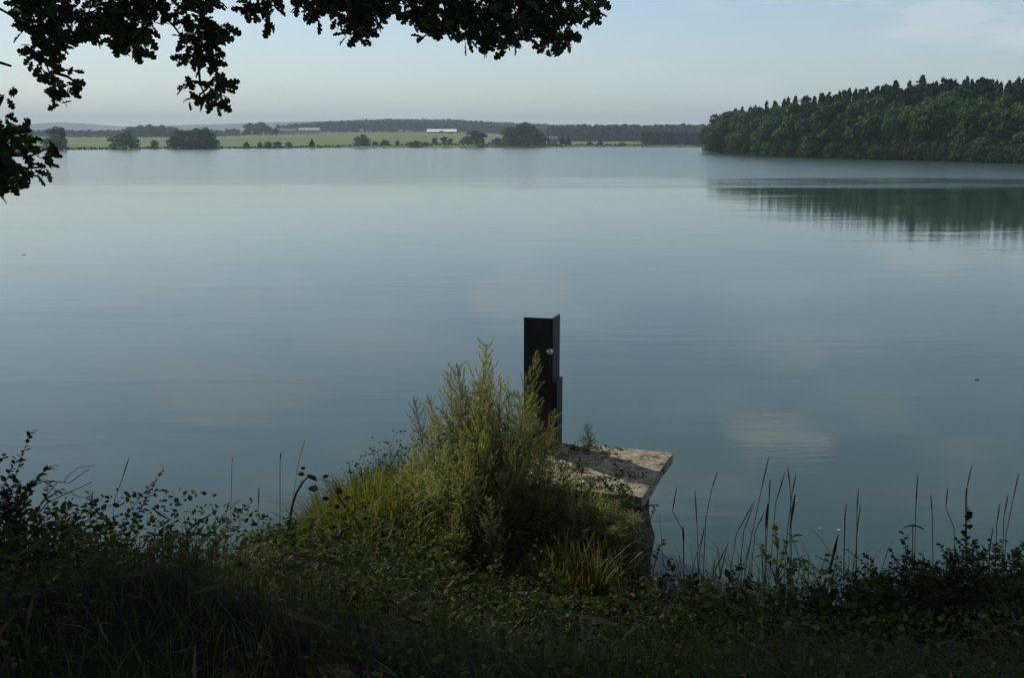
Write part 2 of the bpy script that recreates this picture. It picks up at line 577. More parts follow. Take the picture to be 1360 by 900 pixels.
head = [W2(1360, 217.6), W2(1280, 215.3), W2(1200, 213.2), W2(1120, 211.2), W2(1045, 209), W2(1000, 206.6), W2(962, 204.2), W2(938, 200.6)]
far_pts = [W2(1000, 194.9), W2(940, 195.0), W2(860, 195.3), W2(760, 195.6), W2(650, 195.8), W2(560, 196.2), W2(460, 196.6), W2(380, 197.1),
           W2(290, 197.8), W2(190, 198.3), W2(90, 199.2), W2(0, 200), W2(-90, 201.3)]
near_pts = [(-260, 30), (-120, 12), (-40, 7.0), (-12, 6.7), (-6, 6.5), (-3.2, 6.75), (-2.2, 7.1), (-1.7, 7.9), (-1.0, 8.5), (0.2, 8.75), (0.86, 8.5),
            (0.92, 7.2), (0.95, 6.35), (1.5, 6.2), (2.6, 6.45), (4.5, 6.35), (7, 6.6), (14, 6.8), (40, 7.5), (95, 9), (125, 60), (100, 125)]
tipx, tipy = head[-1]
LAKE = near_pts + head + [(tipx + 14, tipy + 22), (tipx + 70, tipy + 70)] + far_pts + [(-330, 260)]
LK = np.array(LAKE)


def lake_sd(x, y):
    """distance to the shoreline, negative in the water"""
    p = np.stack([x, y], -1)
    a = LK; b = np.roll(LK, -1, axis=0)
    best = np.full(x.shape, 1e18)
    inside = np.zeros(x.shape, dtype=bool)
    for (ax, ay), (bx, by) in zip(a, b):
        ex, ey = bx - ax, by - ay
        wx, wy = x - ax, y - ay
        t = np.clip((wx * ex + wy * ey) / (ex * ex + ey * ey), 0, 1)
        best = np.minimum(best, (wx - ex * t) ** 2 + (wy - ey * t) ** 2)
        c = ((ay > y) != (by > y))
        with np.errstate(divide='ignore', invalid='ignore'):
            xi = ax + (y - ay) * ex / (ey if ey != 0 else 1e-9)
        inside ^= c & (x < xi)
    d = np.sqrt(best)
    return np.where(inside, -d, d)


def sm(a, b, v):
    t = np.clip((v - a) / (b - a), 0, 1)
    return t * t * (3 - 2 * t)


def vnoise(x, y, seed=0):
    """cheap smooth value noise"""
    def hsh(i, j):
        n = np.sin(i * 127.1 + j * 311.7 + seed * 74.7) * 43758.5453
        return n - np.floor(n)
    i, j = np.floor(x), np.floor(y)
    fx, fy = x - i, y - j
    fx, fy = fx * fx * (3 - 2 * fx), fy * fy * (3 - 2 * fy)
    return (hsh(i, j) * (1 - fx) + hsh(i + 1, j) * fx) * (1 - fy) + (hsh(i, j + 1) * (1 - fx) + hsh(i + 1, j + 1) * fx) * fy


R1_X = [-200, 0, 120, 220, 330, 400, 450, 520, 600, 650, 750, 900, 1000, 1200]
R1_Y = [183, 182, 181, 180, 178, 174, 170, 167.5, 168, 171, 175, 175, 175, 175]
B_X = [-200, 0, 50, 100, 130, 180, 240, 330, 400, 480, 560, 640, 720, 800, 880, 940, 1000, 1200]
B_Y = [172, 170, 166, 163, 164, 168.5, 167, 164.5, 162, 161, 160.5, 163, 167, 169, 167, 165.5, 168, 172]


def hz(px, py, Y):
    u = (450 - py) / FPX
    dy = _cp + u * _sp; dz = -_sp + u * _cp
    return CAMZ + dz / dy * Y


def ground_z(x, y):
    x = np.asarray(x, dtype=float); y = np.asarray(y, dtype=float)
    sd = lake_sd(x, y)
    near = 1 - sm(40, 80, y)
    dam = np.clip(sd * 0.50, 0, 1.78) + (vnoise(x * 1.3, y * 1.3, 1) - 0.5) * 0.12 * sm(0, 0.6, sd)
    # the little spit of earth that carries the slab
    mound = 0.80 * sm(-2.0, -0.9, x) * (1 - sm(0.80, 0.98, x)) * sm(5.0, 6.2, y) * (1 - sm(8.1, 8.7, y))
    mound = mound + (vnoise(x * 2.1, y * 2.1, 5) - 0.5) * 0.08 * (mound > 0.1)
    dam = np.maximum(dam, mound)
    Y = np.maximum(y, 1.0)
    px = 680 + FPX * x / (Y * 1.018)
    ysh = 470.0
    field = np.clip(sd * 0.25, 0, 0.55) + np.clip(y - ysh, 0, 620) * (0.0115 + 0.0055 * sm(260, 400, px)) * (1 - 0.65 * sm(610, 760, px))
    z1 = hz(0, np.interp(px, R1_X, R1_Y), 1750.0)
    z2 = hz(0, np.interp(px, B_X, B_Y), 4600.0)
    ridge = field + (z1 - field) * sm(1080, 1750, y)
    ridge = ridge + (z1 * 0.55 - ridge) * sm(1850, 2600, y)
    ridge = ridge + (z2 - ridge) * sm(2900, 4600, y)
    ridge = ridge * (1 - 0.4 * sm(4700, 6400, y))
    hland = np.clip(sd * 0.3, 0, 0.7) + np.clip(sd - 4, 0, 80) * 0.02
    wh = sm(50, 70, x - 0.0) * (1 - sm(430, 520, y)) * sm(60, 100, y)
    farz = ridge * (1 - wh) + hland * wh
    land = dam * near + farz * (1 - near)
    bed = -np.minimum(2.5, 0.45 * -sd) - 0.02
    return np.where(sd > 0, land, bed)


def gz(x, y):
    return float(ground_z(np.array([x]), np.array([y]))[0])


az_list = np.concatenate([np.arange(-180, -36, 3.0), np.arange(-36, 36, 0.16), np.arange(36, 180, 3.0)])
r_list = [0.0]
r = 0.35
while r < 6600:
    r_list.append(r)
    r *= 1.035 if r < 14 else (1.045 if r < 700 else 1.03)
r_list = np.array(r_list[1:])
AZ, RR = np.meshgrid(np.radians(az_list), r_list, indexing='ij')
gx, gy = np.sin(AZ) * RR, np.cos(AZ) * RR
gzv = ground_z(gx, gy)
na_, nr_ = gx.shape
Vg = np.stack([gx, gy, gzv], -1).reshape(-1, 3)
ii = np.arange(na_)[:, None]; jj = np.arange(nr_ - 1)[None, :]
i2 = (ii + 1) % na_
Fg = np.stack([ii * nr_ + jj, ii * nr_ + jj + 1, i2 * nr_ + jj + 1, i2 * nr_ + jj], -1).reshape(-1, 4)[:, ::-1]
ctr = len(Vg)
Vg = np.vstack([Vg, [[0, 0, gz(0, 0.05)]]])
me = np_mesh('ground', Vg, Fg)
g = link('ground', me, M['ground'], smooth=True)
tag(g, 'grassy bank, lake bed, meadows and wooded hills around the pond', kind='structure')
tri = np.stack([np.full(na_, ctr), np.arange(na_) * nr_, ((np.arange(na_) + 1) % na_) * nr_], -1)
cm = MB()
for a_ in range(0, na_, 1):
    pass

wv = [(-420, 5.0, 0), (180, 5.0, 0), (260, 620, 0), (-420, 620, 0)]
wm = MB()
nx_, ny_ = 40, 40
wm.add([(-420 + 680 * i / nx_, 4.8 + 620 * j / ny_, 0.0) for j in range(ny_ + 1) for i in range(nx_ + 1)],
       [(j * (nx_ + 1) + i, j * (nx_ + 1) + i + 1, (j + 1) * (nx_ + 1) + i + 1, (j + 1) * (nx_ + 1) + i) for j in range(ny_) for i in range(nx_)])
tag(wm.build('water', M['water']), 'calm grey pond water mirroring the sky and the wood', kind='structure')

# ------------------------------------------------------------------ trees in the distance
def crown_mesh(name, lobes, n, size, inner=0.25):
    """leaf clumps spread through a crown made of several lobes (unit height 1)"""
    P, N = [], []
    vol = np.array([l[3] * l[4] for l in lobes]); vol = vol / vol.sum()
    for l, w in zip(lobes, vol):
        k_ = max(8, int(n * w))
        d = rand_dirs(k_)
        d[:, 2] = np.where(d[:, 2] < -0.5, -d[:, 2], d[:, 2])
        rad = 1 - inner * rng.random(k_) ** 1.5
        bump = 0.86 + 0.28 * rng.random(k_)
        p_ = d * (rad * bump)[:, None] * np.array([l[3], l[3], l[4]]) + np.array(l[:3])
        P.append(p_); N.append(d)
    P = np.concatenate(P); N = np.concatenate(N)
    N = N + rng.normal(size=N.shape) * 0.5
    T = np.cross(N, rand_dirs(len(N)))
    V, F = scatter(CARDS, P, frames(T, N), size * rng.uniform(0.6, 1.35, len(P)))
    return np_mesh(name, V, F)


def broad_lobes(seed, k_=9, wide=0.36):
    r = random.Random(seed)
    k_ = 7
    L = [(0, 0, 0.52, wide * 0.78, 0.38)]
    for i in range(k_):
        a = 2 * math.pi * i / k_ + r.uniform(-.3, .3)
        z = r.uniform(0.25, 0.78)
        q = wide * r.uniform(0.45, 0.8) * (1.15 - 0.7 * max(0, z - 0.45))
        L.append((q * math.cos(a), q * math.sin(a), z, r.uniform(0.16, 0.25), r.uniform(0.15, 0.23)))
    L.append((r.uniform(-.08, .08), r.uniform(-.08, .08), 0.86, 0.15, 0.14))
    for i in range(4):
        a = r.uniform(0, 6.28)
        L.append((wide * 0.7 * math.cos(a), wide * 0.7 * math.sin(a), 0.13, 0.15, 0.12))
    return L


def bush_lobes(seed, k_=7, wide=0.6):
    r = random.Random(seed)
    L = [(0, 0, 0.42, wide * 0.7, 0.45)]
    for i in range(k_):
        a = 2 * math.pi * i / k_ + r.uniform(-.4, .4)
        L.append((wide * 0.6 * math.cos(a), wide * 0.6 * math.sin(a), r.uniform(0.22, 0.55), r.uniform(.2, .3), r.uniform(.2, .3)))
    for i in range(6):
        a = 2 * math.pi * i / 6
        L.append((wide * 0.62 * math.cos(a), wide * 0.62 * math.sin(a), 0.12, .22, .14))
    L.append((r.uniform(-.2, .2), 0, 0.74, 0.24, 0.24))
    return L


def spruce_mesh(name, seed):
    r = np.random.default_rng(seed)
    P, D, N, Sz = [], [], [], []
    for lv in range(34):
        z = 0.16 + 0.83 * lv / 33
        rad = 0.17 * (1 - (z - 0.16) / 0.86) ** 0.85 * r.uniform(0.8, 1.12) + 0.010
        nb_ = 6 if lv > 27 else 9
        for b_ in range(nb_):
            a = r.uniform(0, 6.28)
            q = r.uniform(0.7, 1.15)
            for s_ in (0.35, 0.68, 1.0):
                P.append((math.cos(a) * rad * s_ * q, math.sin(a) * rad * s_ * q, z - 0.35 * rad * s_ * s_))
                D.append((math.cos(a), math.sin(a), -0.35))
                N.append((r.normal(), r.normal(), r.normal() + .5))
                Sz.append(0.034 + 0.40 * rad * r.uniform(0.7, 1.2))
    for z in (0.985, 1.0, 1.015):
        P.append((0, 0, z)); D.append((0.2, 0.1, 1)); N.append((1, 0, 0)); Sz.append(0.022)
    V, F = scatter(CARDS, np.array(P), frames(np.array(D), np.array(N)), np.array(Sz))
    return np_mesh(name, V, F)


def pine_mesh(name, seed):
    r = random.Random(seed)
    L = []
    for i in range(11):
        z = 0.50 + 0.46 * (i / 10)
        a = r.uniform(0, 6.28)
        q = r.uniform(0.02, 0.11) * (1.25 - (z - 0.5))
        L.append((q * math.cos(a), q * math.sin(a), z, r.uniform(0.05, 0.085) * (1.25 - 0.7 * (z - .5)), r.uniform(0.03, 0.055)))
    L.append((0, 0, 0.985, 0.028, 0.05))
    return crown_mesh(name, L, 800, 0.038, 0.6)


def trunk_mesh(name, h_, r0, r1, limbs=4, seed=0, start=0.35):
    r = random.Random(seed)
    mb = MB()
    mb.tube([(0, 0, -0.03), (0.006, 0.004, h_ * 0.4), (-0.004, 0.006, h_ * 0.75), (0, 0, h_)], [r0, r0 * .8, r0 * .5, r1], 7)
    for i in range(limbs):
        a = r.uniform(0, 6.28)
        z = h_ * r.uniform(start, 0.8)
        mb.tube([(0, 0, z), (0.1 * math.cos(a), 0.1 * math.sin(a), z + 0.07), (0.24 * math.cos(a), 0.24 * math.sin(a), z + 0.2)],
                [r0 * .45, r0 * .3, r1 * .6], 5)
    me = bpy.data.meshes.new(name)
    me.from_pydata(mb.v, [], mb.f)
    me.materials.append(M['bark'])
    return me


def with_mat(me, m):
    me.materials.append(m)
    return me


DEC = [with_mat(crown_mesh('crown', broad_lobes(s, 9, 0.34 + 0.03 * (s % 3)), 4200, 0.046), M['decid']) for s in range(5)]
DEC_T = [trunk_mesh('trunk', 0.7, 0.022, 0.006, 5, s) for s in range(2)]
SPR = [with_mat(spruce_mesh('crown', s), M['conifer']) for s in range(4)]
PIN = [with_mat(pine_mesh('crown', s), M['conifer']) for s in range(4)]
CON_T = [trunk_mesh('trunk', 0.95, 0.013, 0.003, 0, 3), trunk_mesh('trunk', 0.93, 0.014, 0.004, 5, 4, 0.6)]
BUS = [with_mat(crown_mesh('crown', bush_lobes(s), 1500, 0.075), M['decid']) for s in range(4)]
BUS_T = [trunk_mesh('trunk', 0.5, 0.03, 0.01, 4, 9, 0.2)]


def tree(name, crown, trunk, x, y, h_, label, group, wx=1.0, sink=0.12, cat='tree', z=None):
    zz = gz(x, y) if z is None else z
    t = empty(name, (x, y, zz - sink), label, cat, group, random.uniform(0, 6.28))
    t.scale = (h_ * wx, h_ * wx, h_)
    c = bpy.data.objects.new('crown', crown); COL.objects.link(c); c.parent = t
    k_ = bpy.data.objects.new('trunk', trunk); COL.objects.link(k_); k_.parent = t
    return t


# ---- the wood on the right-hand headland
HX = np.array([q[0] for q in head]); HY = np.array([q[1] for q in head])
HP = [937, 962, 1000, 1045, 1120, 1200, 1280, 1360]
HYs = list(HY[::-1])


def shore_y(px):
    return float(np.interp(px, HP + [1500], HYs + [HYs[-1] - 18]))


TOPX = [940, 955, 975, 1000, 1040, 1080, 1120, 1160, 1200, 1240, 1270, 1300, 1360, 1500]
TOPY = [178, 158, 146, 138, 131, 125, 118, 112, 107, 104, 100, 105, 104, 100]
# front row: broadleaf trees hanging over the water
front = [(942, 4, 166, .9), (951, 6, 153, .9), (963, 8, 149, 1.0), (980, 7, 147, 1.0), (998, 8, 144, 1.0), (1018, 5, 150, 1.1), (1036, 7, 148, 1.1),
         (1062, 7, 142, 1.15), (1090, 6, 150, 1.15), (1112, 8, 140, 1.05), (1140, 6, 152, 1.1), (1168, 8, 136, 1.15), (1196, 6, 148, 1.1),
         (1222, 7, 142, 1.0), (1246, 7, 139, 1.15), (1272, 8, 146, 1.0), (1298, 7, 140, 1.15), (1328, 6, 150, 1.05), (1352, 8, 146, 1.1), (1385, 7, 138, 1.2), (1420, 8, 140, 1.1)]
ORD = 'first second third fourth fifth sixth seventh eighth ninth tenth eleventh twelfth thirteenth fourteenth fifteenth sixteenth seventeenth eighteenth nineteenth twentieth twenty-first'.split()
named = {941: 'small pale green broadleaf tree at the very tip of the wooded headland', 1168: 'round olive green crown overhanging the water in the middle of the wood',
         1246: 'grey green broadleaf tree below the highest spruces of the wood', 1352: 'yellowish round crown at the right end of the wood'}
for i, (px, back, top, wx) in enumerate(front):
    Y = shore_y(px) + back
    base = at(px, 200, Y)
    x = base.x
    h_ = at(px, top - (5 if px > 1030 else 0), Y).z - gz(x, Y) + 0.3
    tree('broadleaf_tree', DEC[i % 5], DEC_T[i % 2], x, Y, h_, named.get(px, ORD[i] + ' broadleaf tree from the headland tip, leaning over the water'),
         None if px in named else 'broadleaf trees along the edge of the right-hand wood', wx * 1.05)
# low growth at the foot of the wood
for i in range(34):
    px = 938 + i * 14.5 + random.uniform(-4, 4)
    Y = shore_y(px) + random.uniform(1.0, 2.6)
    q = at(px, 205, Y)
    tree('waterside_bush', BUS[i % 4], BUS_T[0], q.x, Y, random.uniform(2.0, 4.4) * (0.6 if px < 950 else 1), 'low dark bush at the foot of the wood on the right shore',
         'bushes at the foot of the right-hand wood', random.uniform(.9, 1.3), cat='bush')
# conifers behind
cnt = 0
for row, (back, dtop) in enumerate(((13, 12), (22, 4), (32, 0), (44, 2), (60, 3))):
    px = 950 + row * 6
    while px < 1450:
        Y = shore_y(px) + back + random.uniform(-4, 4)
        top = np.interp(px, TOPX, TOPY) + dtop + random.uniform(-6, 8) + (10 if random.random() < .15 else 0)
        q = at(px, top, Y)
        h_ = q.z - gz(q.x, Y)
        if h_ > 5:
            pine = random.random() < 0.28
            if pine:
                tree('pine_tree', random.choice(PIN), CON_T[1], q.x, Y, h_ / 1.02, 'dark blunt-topped pine in the back rows of the wood on the right', 'pines of the right-hand wood', random.uniform(.9, 1.2))
            else:
                tree('spruce_tree', random.choice(SPR), CON_T[0], q.x, Y, h_ / 1.02, 'dark pointed spruce in the back rows of the wood on the right', 'spruces of the right-hand wood', random.uniform(0.78, 1.05))
            cnt += 1
        px += random.uniform(7, 13) * (0.75 if px < 1000 else 1.0) * (1 + 0.1 * row)
# understorey between the rows
for i in range(46):
    px = 946 + i * 10.6
    Y = shore_y(px) + random.uniform(9, 20)
    top = np.interp(px, TOPX, TOPY) + random.uniform(14, 46)
    q = at(px, top, Y)
    h_ = q.z - gz(q.x, Y)
    if h_ > 3:
        tree('broadleaf_tree', DEC[i % 5], DEC_T[0], q.x, Y, h_, 'shadowy broadleaf tree standing among the conifers of the right-hand wood',
             'broadleaf trees inside the right-hand wood', random.uniform(.9, 1.15))

# ---- trees and bushes along the far shore: px centre, base py, top py, width px, ground distance or None = just behind the waterline
def far_plant(kind, px, top, wpx, Y, label, group=None, cat='tree'):
    q = at(px, top, Y)
    zg = gz(q.x, Y)
    h_ = max(0.8, q.z - zg)
    wid = wpx / FPX * Y
    if kind == 'bush':
        tree('lakeside_bush', random.choice(BUS), BUS_T[0], q.x, Y, h_, label, group, wid / h_ / 1.25, 0.1, cat='bush')
    elif kind == 'conifer':
        tree('conifer_tree', random.choice(SPR), CON_T[0], q.x, Y, h_, label, group, wid / h_ / 0.36, 0.1)
    else:
        tree('lakeside_tree', random.choice(DEC), DEC_T[0], q.x, Y, h_, label, group, wid / h_ / 0.86, 0.1)


FP = [-90, 0, 90, 190, 290, 380, 460, 560, 650, 760, 860, 940, 1000]
FY = [q[1] for q in far_pts[::-1]]


def fs(px, back=4):
    return float(np.interp(px, FP, FY)) + back


far_plant('tree', 75, 168, 26, fs(75, 8), 'lone rounded tree at the left end of the far shore', None)
far_plant('bush', 70, 178, 34, fs(70, 4), 'dark bush beneath the lone tree at the left end of the far shore', None, 'bush')
far_plant('tree', 36, 170, 12, 700, 'thin hazy tree on the meadow behind the hanging oak leaves', None)
far_plant('bush', 163, 173, 44, fs(163, 5), 'broad dark rounded bush on the far shore, left of the pair', None, 'bush')
far_plant('bush', 205, 185, 12, fs(205, 3), 'tiny dark bush between two big dark bushes on the far shore', None, 'bush')
for px, top, w in ((238, 172, 26), (258, 170, 28), (272, 169, 26)):
    far_plant('tree', px, top, w, fs(px, 9), 'one of the close dark trees making a long clump on the left far shore', 'dark clump on the left far shore')
for px, top, w in ((232, 178, 24), (250, 179, 26), (268, 178, 26), (283, 181, 18)):
    far_plant('bush', px, top, w, fs(px, 4), 'dark bush at the foot of the long clump on the left far shore', 'bushes of the dark clump on the left far shore', 'bush')
for px, top, w in ((172, 168, 22), (186, 166, 22), (200, 165, 18), (214, 166, 20), (228, 168, 18)):
    far_plant('tree', px, top, w, 900 + 8 * (px % 7), 'blue green hazy tree on the meadow behind the left far shore', 'hazy trees behind the left meadow')
for px, top, w in ((333, 163, 20), (345, 162, 22), (356, 167, 14), (366, 170, 10), (327, 171, 12)):
    far_plant('tree', px, top, w, 930 + 10 * (px % 5), 'dark tree of the tall clump left of the low pink buildings', 'tall clump beside the pink buildings')
for px, top, w in ((115, 174, 14), (105, 178, 10), (130, 178, 14), (145, 176, 12), (300, 176, 14), (312, 177, 12), (316, 178, 12), (290, 175, 10), (95, 178, 12)):
    far_plant('tree', px, top, w, 960 + 10 * (px % 6), 'small hazy tree in the hedge line across the left meadow', 'hedge trees on the left meadow')
for px, top, w in ((327, 188, 10), (345, 188, 8), (356, 187, 12), (368, 187, 14), (383, 188, 12)):
    far_plant('bush', px, top, w, fs(px, 6), 'low olive bush on the bank below the pink buildings', 'low bushes below the pink buildings', 'bush')
far_plant('conifer', 414, 184, 8, fs(414, 3), 'small pointed dark tree alone on the far bank', None)
far_plant('bush', 480, 178, 26, fs(480, 4), 'lone round dark bush in the middle of the far bank', None, 'bush')
for px, top, w in ((498, 187, 10), (511, 185, 14), (528, 186, 7), (545, 188, 14), (553, 186, 14), (565, 188, 10)):
    far_plant('bush', px, top, w, fs(px, 4), 'little green bush on the far bank left of the white-roofed barn', 'small bushes on the middle far bank', 'bush')
for px, top, w in ((577, 183, 5), (590, 181, 6), (598, 183, 5)):
    far_plant('tree', px, top, w * 1.6, fs(px, 8), 'slim young tree on the bank in front of the white-roofed barn', 'slim trees before the barn')
far_plant('tree', 601, 175, 16, 1040, 'dark tree at the right end of the white-roofed barn', None)
far_plant('bush', 620, 180, 22, fs(620, 4), 'light green bush at the waterline left of the great dark clump', None, 'bush')
far_plant('tree', 633, 173, 26, fs(633, 6), 'rounded green tree left of the great dark clump on the far shore', None)
far_plant('bush', 660, 182, 16, fs(660, 4), 'small bush touching the left side of the great dark clump', None, 'bush')
for px, top, w in ((678, 168, 26), (697, 162, 34), (712, 170, 28)):
    far_plant('tree', px, top, w, fs(px, 8), 'tall tree of the great dark clump in the middle of the far shore', 'great dark clump on the far shore')
for px, top, w in ((676, 180, 24), (696, 178, 28), (714, 178, 26)):
    far_plant('bush', px, top, w, fs(px, 4), 'dark bush at the foot of the great dark clump', 'bushes of the great dark clump', 'bush')
for px, top, w in ((747, 179, 8), (755, 180, 8)):
    far_plant('conifer', px, top, w, fs(px, 8), 'one of two narrow dark trees right of the little pink house', 'narrow pair beside the little house')
for px, top, w in ((783, 187, 9), (797, 187, 9), (826, 189, 12)):
    far_plant('bush', px, top, w, fs(px, 5), 'low dark bush on the pale meadow under the long wood', 'low bushes under the long wood', 'bush')
far_plant('conifer', 908, 180, 14, fs(908, 10), 'dark pointed tree at the far shore just left of the headland', None)

# ---- woods too far and dense to count
FARBLOB = []
for s in range(5):
    V_, F_ = scatter(CARDS, np.array([(0, 0, 0.5)]) + rand_dirs(26) * np.array([0.30, 0.30, 0.45]) * rng.uniform(.5, 1, (26, 1)),
                     frames(rand_dirs(26), rand_dirs(26)), rng.uniform(0.22, 0.38, 26))
    FARBLOB.append((V_, F_))


def far_wood(name, label, n, pxr, yr, hr, dens=None):
    px = rng.uniform(*pxr, n)
    Y = rng.uniform(yr[0], yr[1], n)
    if dens is not None:
        keep = rng.random(n) < dens(px, Y)
        px, Y = px[keep], Y[keep]
    x = (px - 680) / FPX * Y * 1.018
    z = ground_z(x, Y)
    h_ = rng.uniform(*hr, len(x))
    Sc = np.stack([h_ * rng.uniform(.8, 1.2, len(x)), h_ * 0.9, h_], 1)
    V, F = scatter(FARBLOB, np.stack([x, Y, z - 0.3], 1), rot_z(rng.uniform(0, 6.28, len(x))), Sc)
    return tag(link(name, np_mesh(name, V, F), M['far_wood']), label, kind='stuff')


far_wood('far_wood', 'hazy wooded ridge beyond the meadow', 5200, (380, 770), (1230, 1820), (7, 12),
         lambda px, Y: np.clip((px - 380) / 60, 0.1, 1) * np.where(Y < 1330, 0.5, 1))
far_wood('far_wood', 'long dark wood along the right part of the far shore', 2600, (728, 1060), (840, 1010), (10, 14.5),
         lambda px, Y: np.where(Y < 840 + np.clip((790 - px) * 1.2, 0, 80), 0.2, 1.0))
far_wood('far_wood', 'wood reaching down to the water left of the headland', 900, (848, 1060), (605, 700), (5, 8), None)
far_wood('far_wood', 'hazy line of hedges and trees behind the left meadow', 700, (-60, 330), (1040, 1150), (4, 8), None)

# reeds and rank grass fringing the far shore
pts = []
for a_, b_ in zip(far_pts[:-1], far_pts[1:]):
    L_ = math.dist(a_, b_)
    for t_ in np.arange(0, 1, 0.55 / L_):
        pts.append((a_[0] + (b_[0] - a_[0]) * t_, a_[1] + (b_[1] - a_[1]) * t_ + random.uniform(-.2, 1.6)))
for a_, b_ in zip(head[:-1], head[1:]):
    L_ = math.dist(a_, b_)
    for t_ in np.arange(0, 1, 0.5 / L_):
        pts.append((a_[0] + (b_[0] - a_[0]) * t_, a_[1] + (b_[1] - a_[1]) * t_ + random.uniform(-.3, 0.8)))
pts = np.array(pts)
zz = np.maximum(ground_z(pts[:, 0], pts[:, 1]), -0.1)
V, F = scatter(FARBLOB, np.column_stack([pts, zz - 0.25]), rot_z(rng.uniform(0, 6.28, len(pts))), rng.uniform(0.7, 1.5, len(pts)))
tag(link('shore_reeds', np_mesh('shore_reeds', V, F), M['far_wood']), 'dark fringe of reeds and rank grass along the far waterline', kind='stuff')


# ------------------------------------------------------------------ buildings on the far side
def house(name, px0, px1, eave_py, ridge_py, Y, depth, wall, roof, label, cat, nwin, base_py, rz=0.0, group=None):
    a = at(px0, base_py, Y); b = at(px1, base_py, Y)
    w = b.x - a.x
    cx = (a.x + b.x) / 2
    z0 = gz(cx, Y + depth / 2) - 0.2
    ze = at(px0, eave_py, Y).z - z0
    zr = at(px0, ridge_py, Y).z - z0
    t = empty(name, (cx, Y, z0), label, cat, group, rz)
    mb = MB(); mb.box(-w / 2, w / 2, 0, depth, 0, ze)
    mb.add([(-w / 2, 0, ze), (-w / 2, depth, ze), (-w / 2, depth / 2, zr)], [(0, 1, 2)])
    mb.add([(w / 2, 0, ze), (w / 2, depth, ze), (w / 2, depth / 2, zr)], [(0, 2, 1)])
    mb.build('wall', wall, t)
    rb = MB()
    o_ = 0.3; th = 0.18
    for y0, y1 in ((-o_, depth / 2), (depth + o_, depth / 2)):
        zz0 = ze - 0.05
        rb.add([(-w / 2 - o_, y0, zz0), (w / 2 + o_, y0, zz0), (w / 2 + o_, y1, zr + .1), (-w / 2 - o_, y1, zr + .1),
                (-w / 2 - o_, y0, zz0 + th), (w / 2 + o_, y0, zz0 + th), (w / 2 + o_, y1, zr + .1 + th), (-w / 2 - o_, y1, zr + .1 + th)],
               [(0, 3, 2, 1), (4, 5, 6, 7), (0, 1, 5, 4), (2, 3, 7, 6), (0, 4, 7, 3), (1, 2, 6, 5)])
    ro = rb.build('roof', roof, t)
    for i in range(nwin):
        xw = -w / 2 + w * (i + 0.5) / nwin
        zc = ze * 0.55
        hw = min(0.5, w / nwin * 0.25)
        fm = MB(); fm.box(xw - hw - .08, xw + hw + .08, -0.06, 0.02, zc - .68, zc + .68)
        f_ = fm.build('window', M['white_wall'], t)
        gm = MB(); gm.box(xw - hw, xw + hw, -0.09, -0.062, zc - .6, zc + .6)
        gm.build('pane', M['dark_glass'], f_)
    return t, ro


house('farm_building', 361, 392, 174, 171.5, 980, 9, M['plaster'], M['slate'], 'long low pink farm building on the meadow, left one', 'building', 6, 180)
house('farm_building', 396, 424, 173, 170.2, 1010, 9, M['plaster'], M['pale_roof'], 'low pink farm building with a pale roof, right of the longer one', 'building', 5, 179)
house('gable_house', 360.2, 363.2, 173.5, 171.5, 955, 5, M['white_wall'], M['tiles'], 'narrow white house at the left end of the pink farm buildings', 'house', 1, 180.5)
t, ro = house('barn', 567, 606, 175.4, 171.8, 1080, 14, M['barn_wall'], M['white_roof'], 'long barn with a bright white roof on the far meadow', 'barn', 0, 181)
dm = MB(); dm.box(-2, 2, -0.1, 0.02, 0, 2.6); dm.build('door', M['slate'], t)
house('small_house', 726, 741, 185, 181.5, fs(733, 16), 6, M['plaster'], M['slate'], 'little pale pink house by the water right of the great dark clump', 'house', 2, 195)
for px, py in ((480, 172), (490, 172.5), (532, 173), (540, 174)):
    house('village_house', px - 2.2, px + 2.2, py + 1.5, py - 0.8, 1225, 7, M['white_wall'], M['slate'], 'tiny white house at the foot of the wooded ridge', 'house', 2, py + 4,
          group='village houses under the ridge')

# radio mast on the ridge
q = at(561.5, 153.5, 1760)
zb = gz(q.x, 1760) - 0.5
t = empty('radio_mast', (q.x, 1760, zb), 'thin lattice mast rising from the wooded ridge', 'mast')
H = q.z - zb
mb = MB()
for sx_, sy_ in ((-1, -1), (1, -1), (0, 1)):
    mb.tube([(sx_ * 1.5, sy_ * 1.5, 0), (sx_ * 0.25, sy_ * 0.25, H * .8)], [0.22, 0.14], 5)
for i in range(9):
    z0, z1 = H * .8 * i / 9, H * .8 * (i + 1) / 9
    w0, w1 = 1.5 - 1.25 * i / 9, 1.5 - 1.25 * (i + 1) / 9
    mb.tube([(-w0, -w0, z0), (w1, -w1, z1)], 0.09, 4)
    mb.tube([(w0, -w0, z0), (0, w1, z1)], 0.09, 4)
mb.build('lattice', M['slate'], t)
mb = MB(); mb.tube([(0, 0, H * .8), (0, 0, H)], [0.2, 0.12], 6); mb.build('antenna', M['slate'], t)

# ------------------------------------------------------------------ slab, block and post at the water's edge
SZ = 0.86                                        # top of the slab
A = onz(894, 600, SZ); B = onz(853, 660, SZ)
ed = Vector((A.x - B.x, A.y - B.y, 0)); depth_s = ed.length; ed.normalize()
rt = Vector((ed.y, -ed.x, 0))                    # along the slab, to the right
yaw = math.atan2(rt.y, rt.x)
LEN, TH = 1.5, 0.09
nX, nY = 60, 44
r = np.random.default_rng(5)
sv, sf = [], []


def chip(v, seed):
    return (float(vnoise(np.array([v * 9.0]), np.array([seed * 3.1]), seed)[0]) - 0.35) * 0.035 + \
           (float(vnoise(np.array([v * 31.0]), np.array([seed * 1.7]), seed + 3)[0]) - 0.5) * 0.014


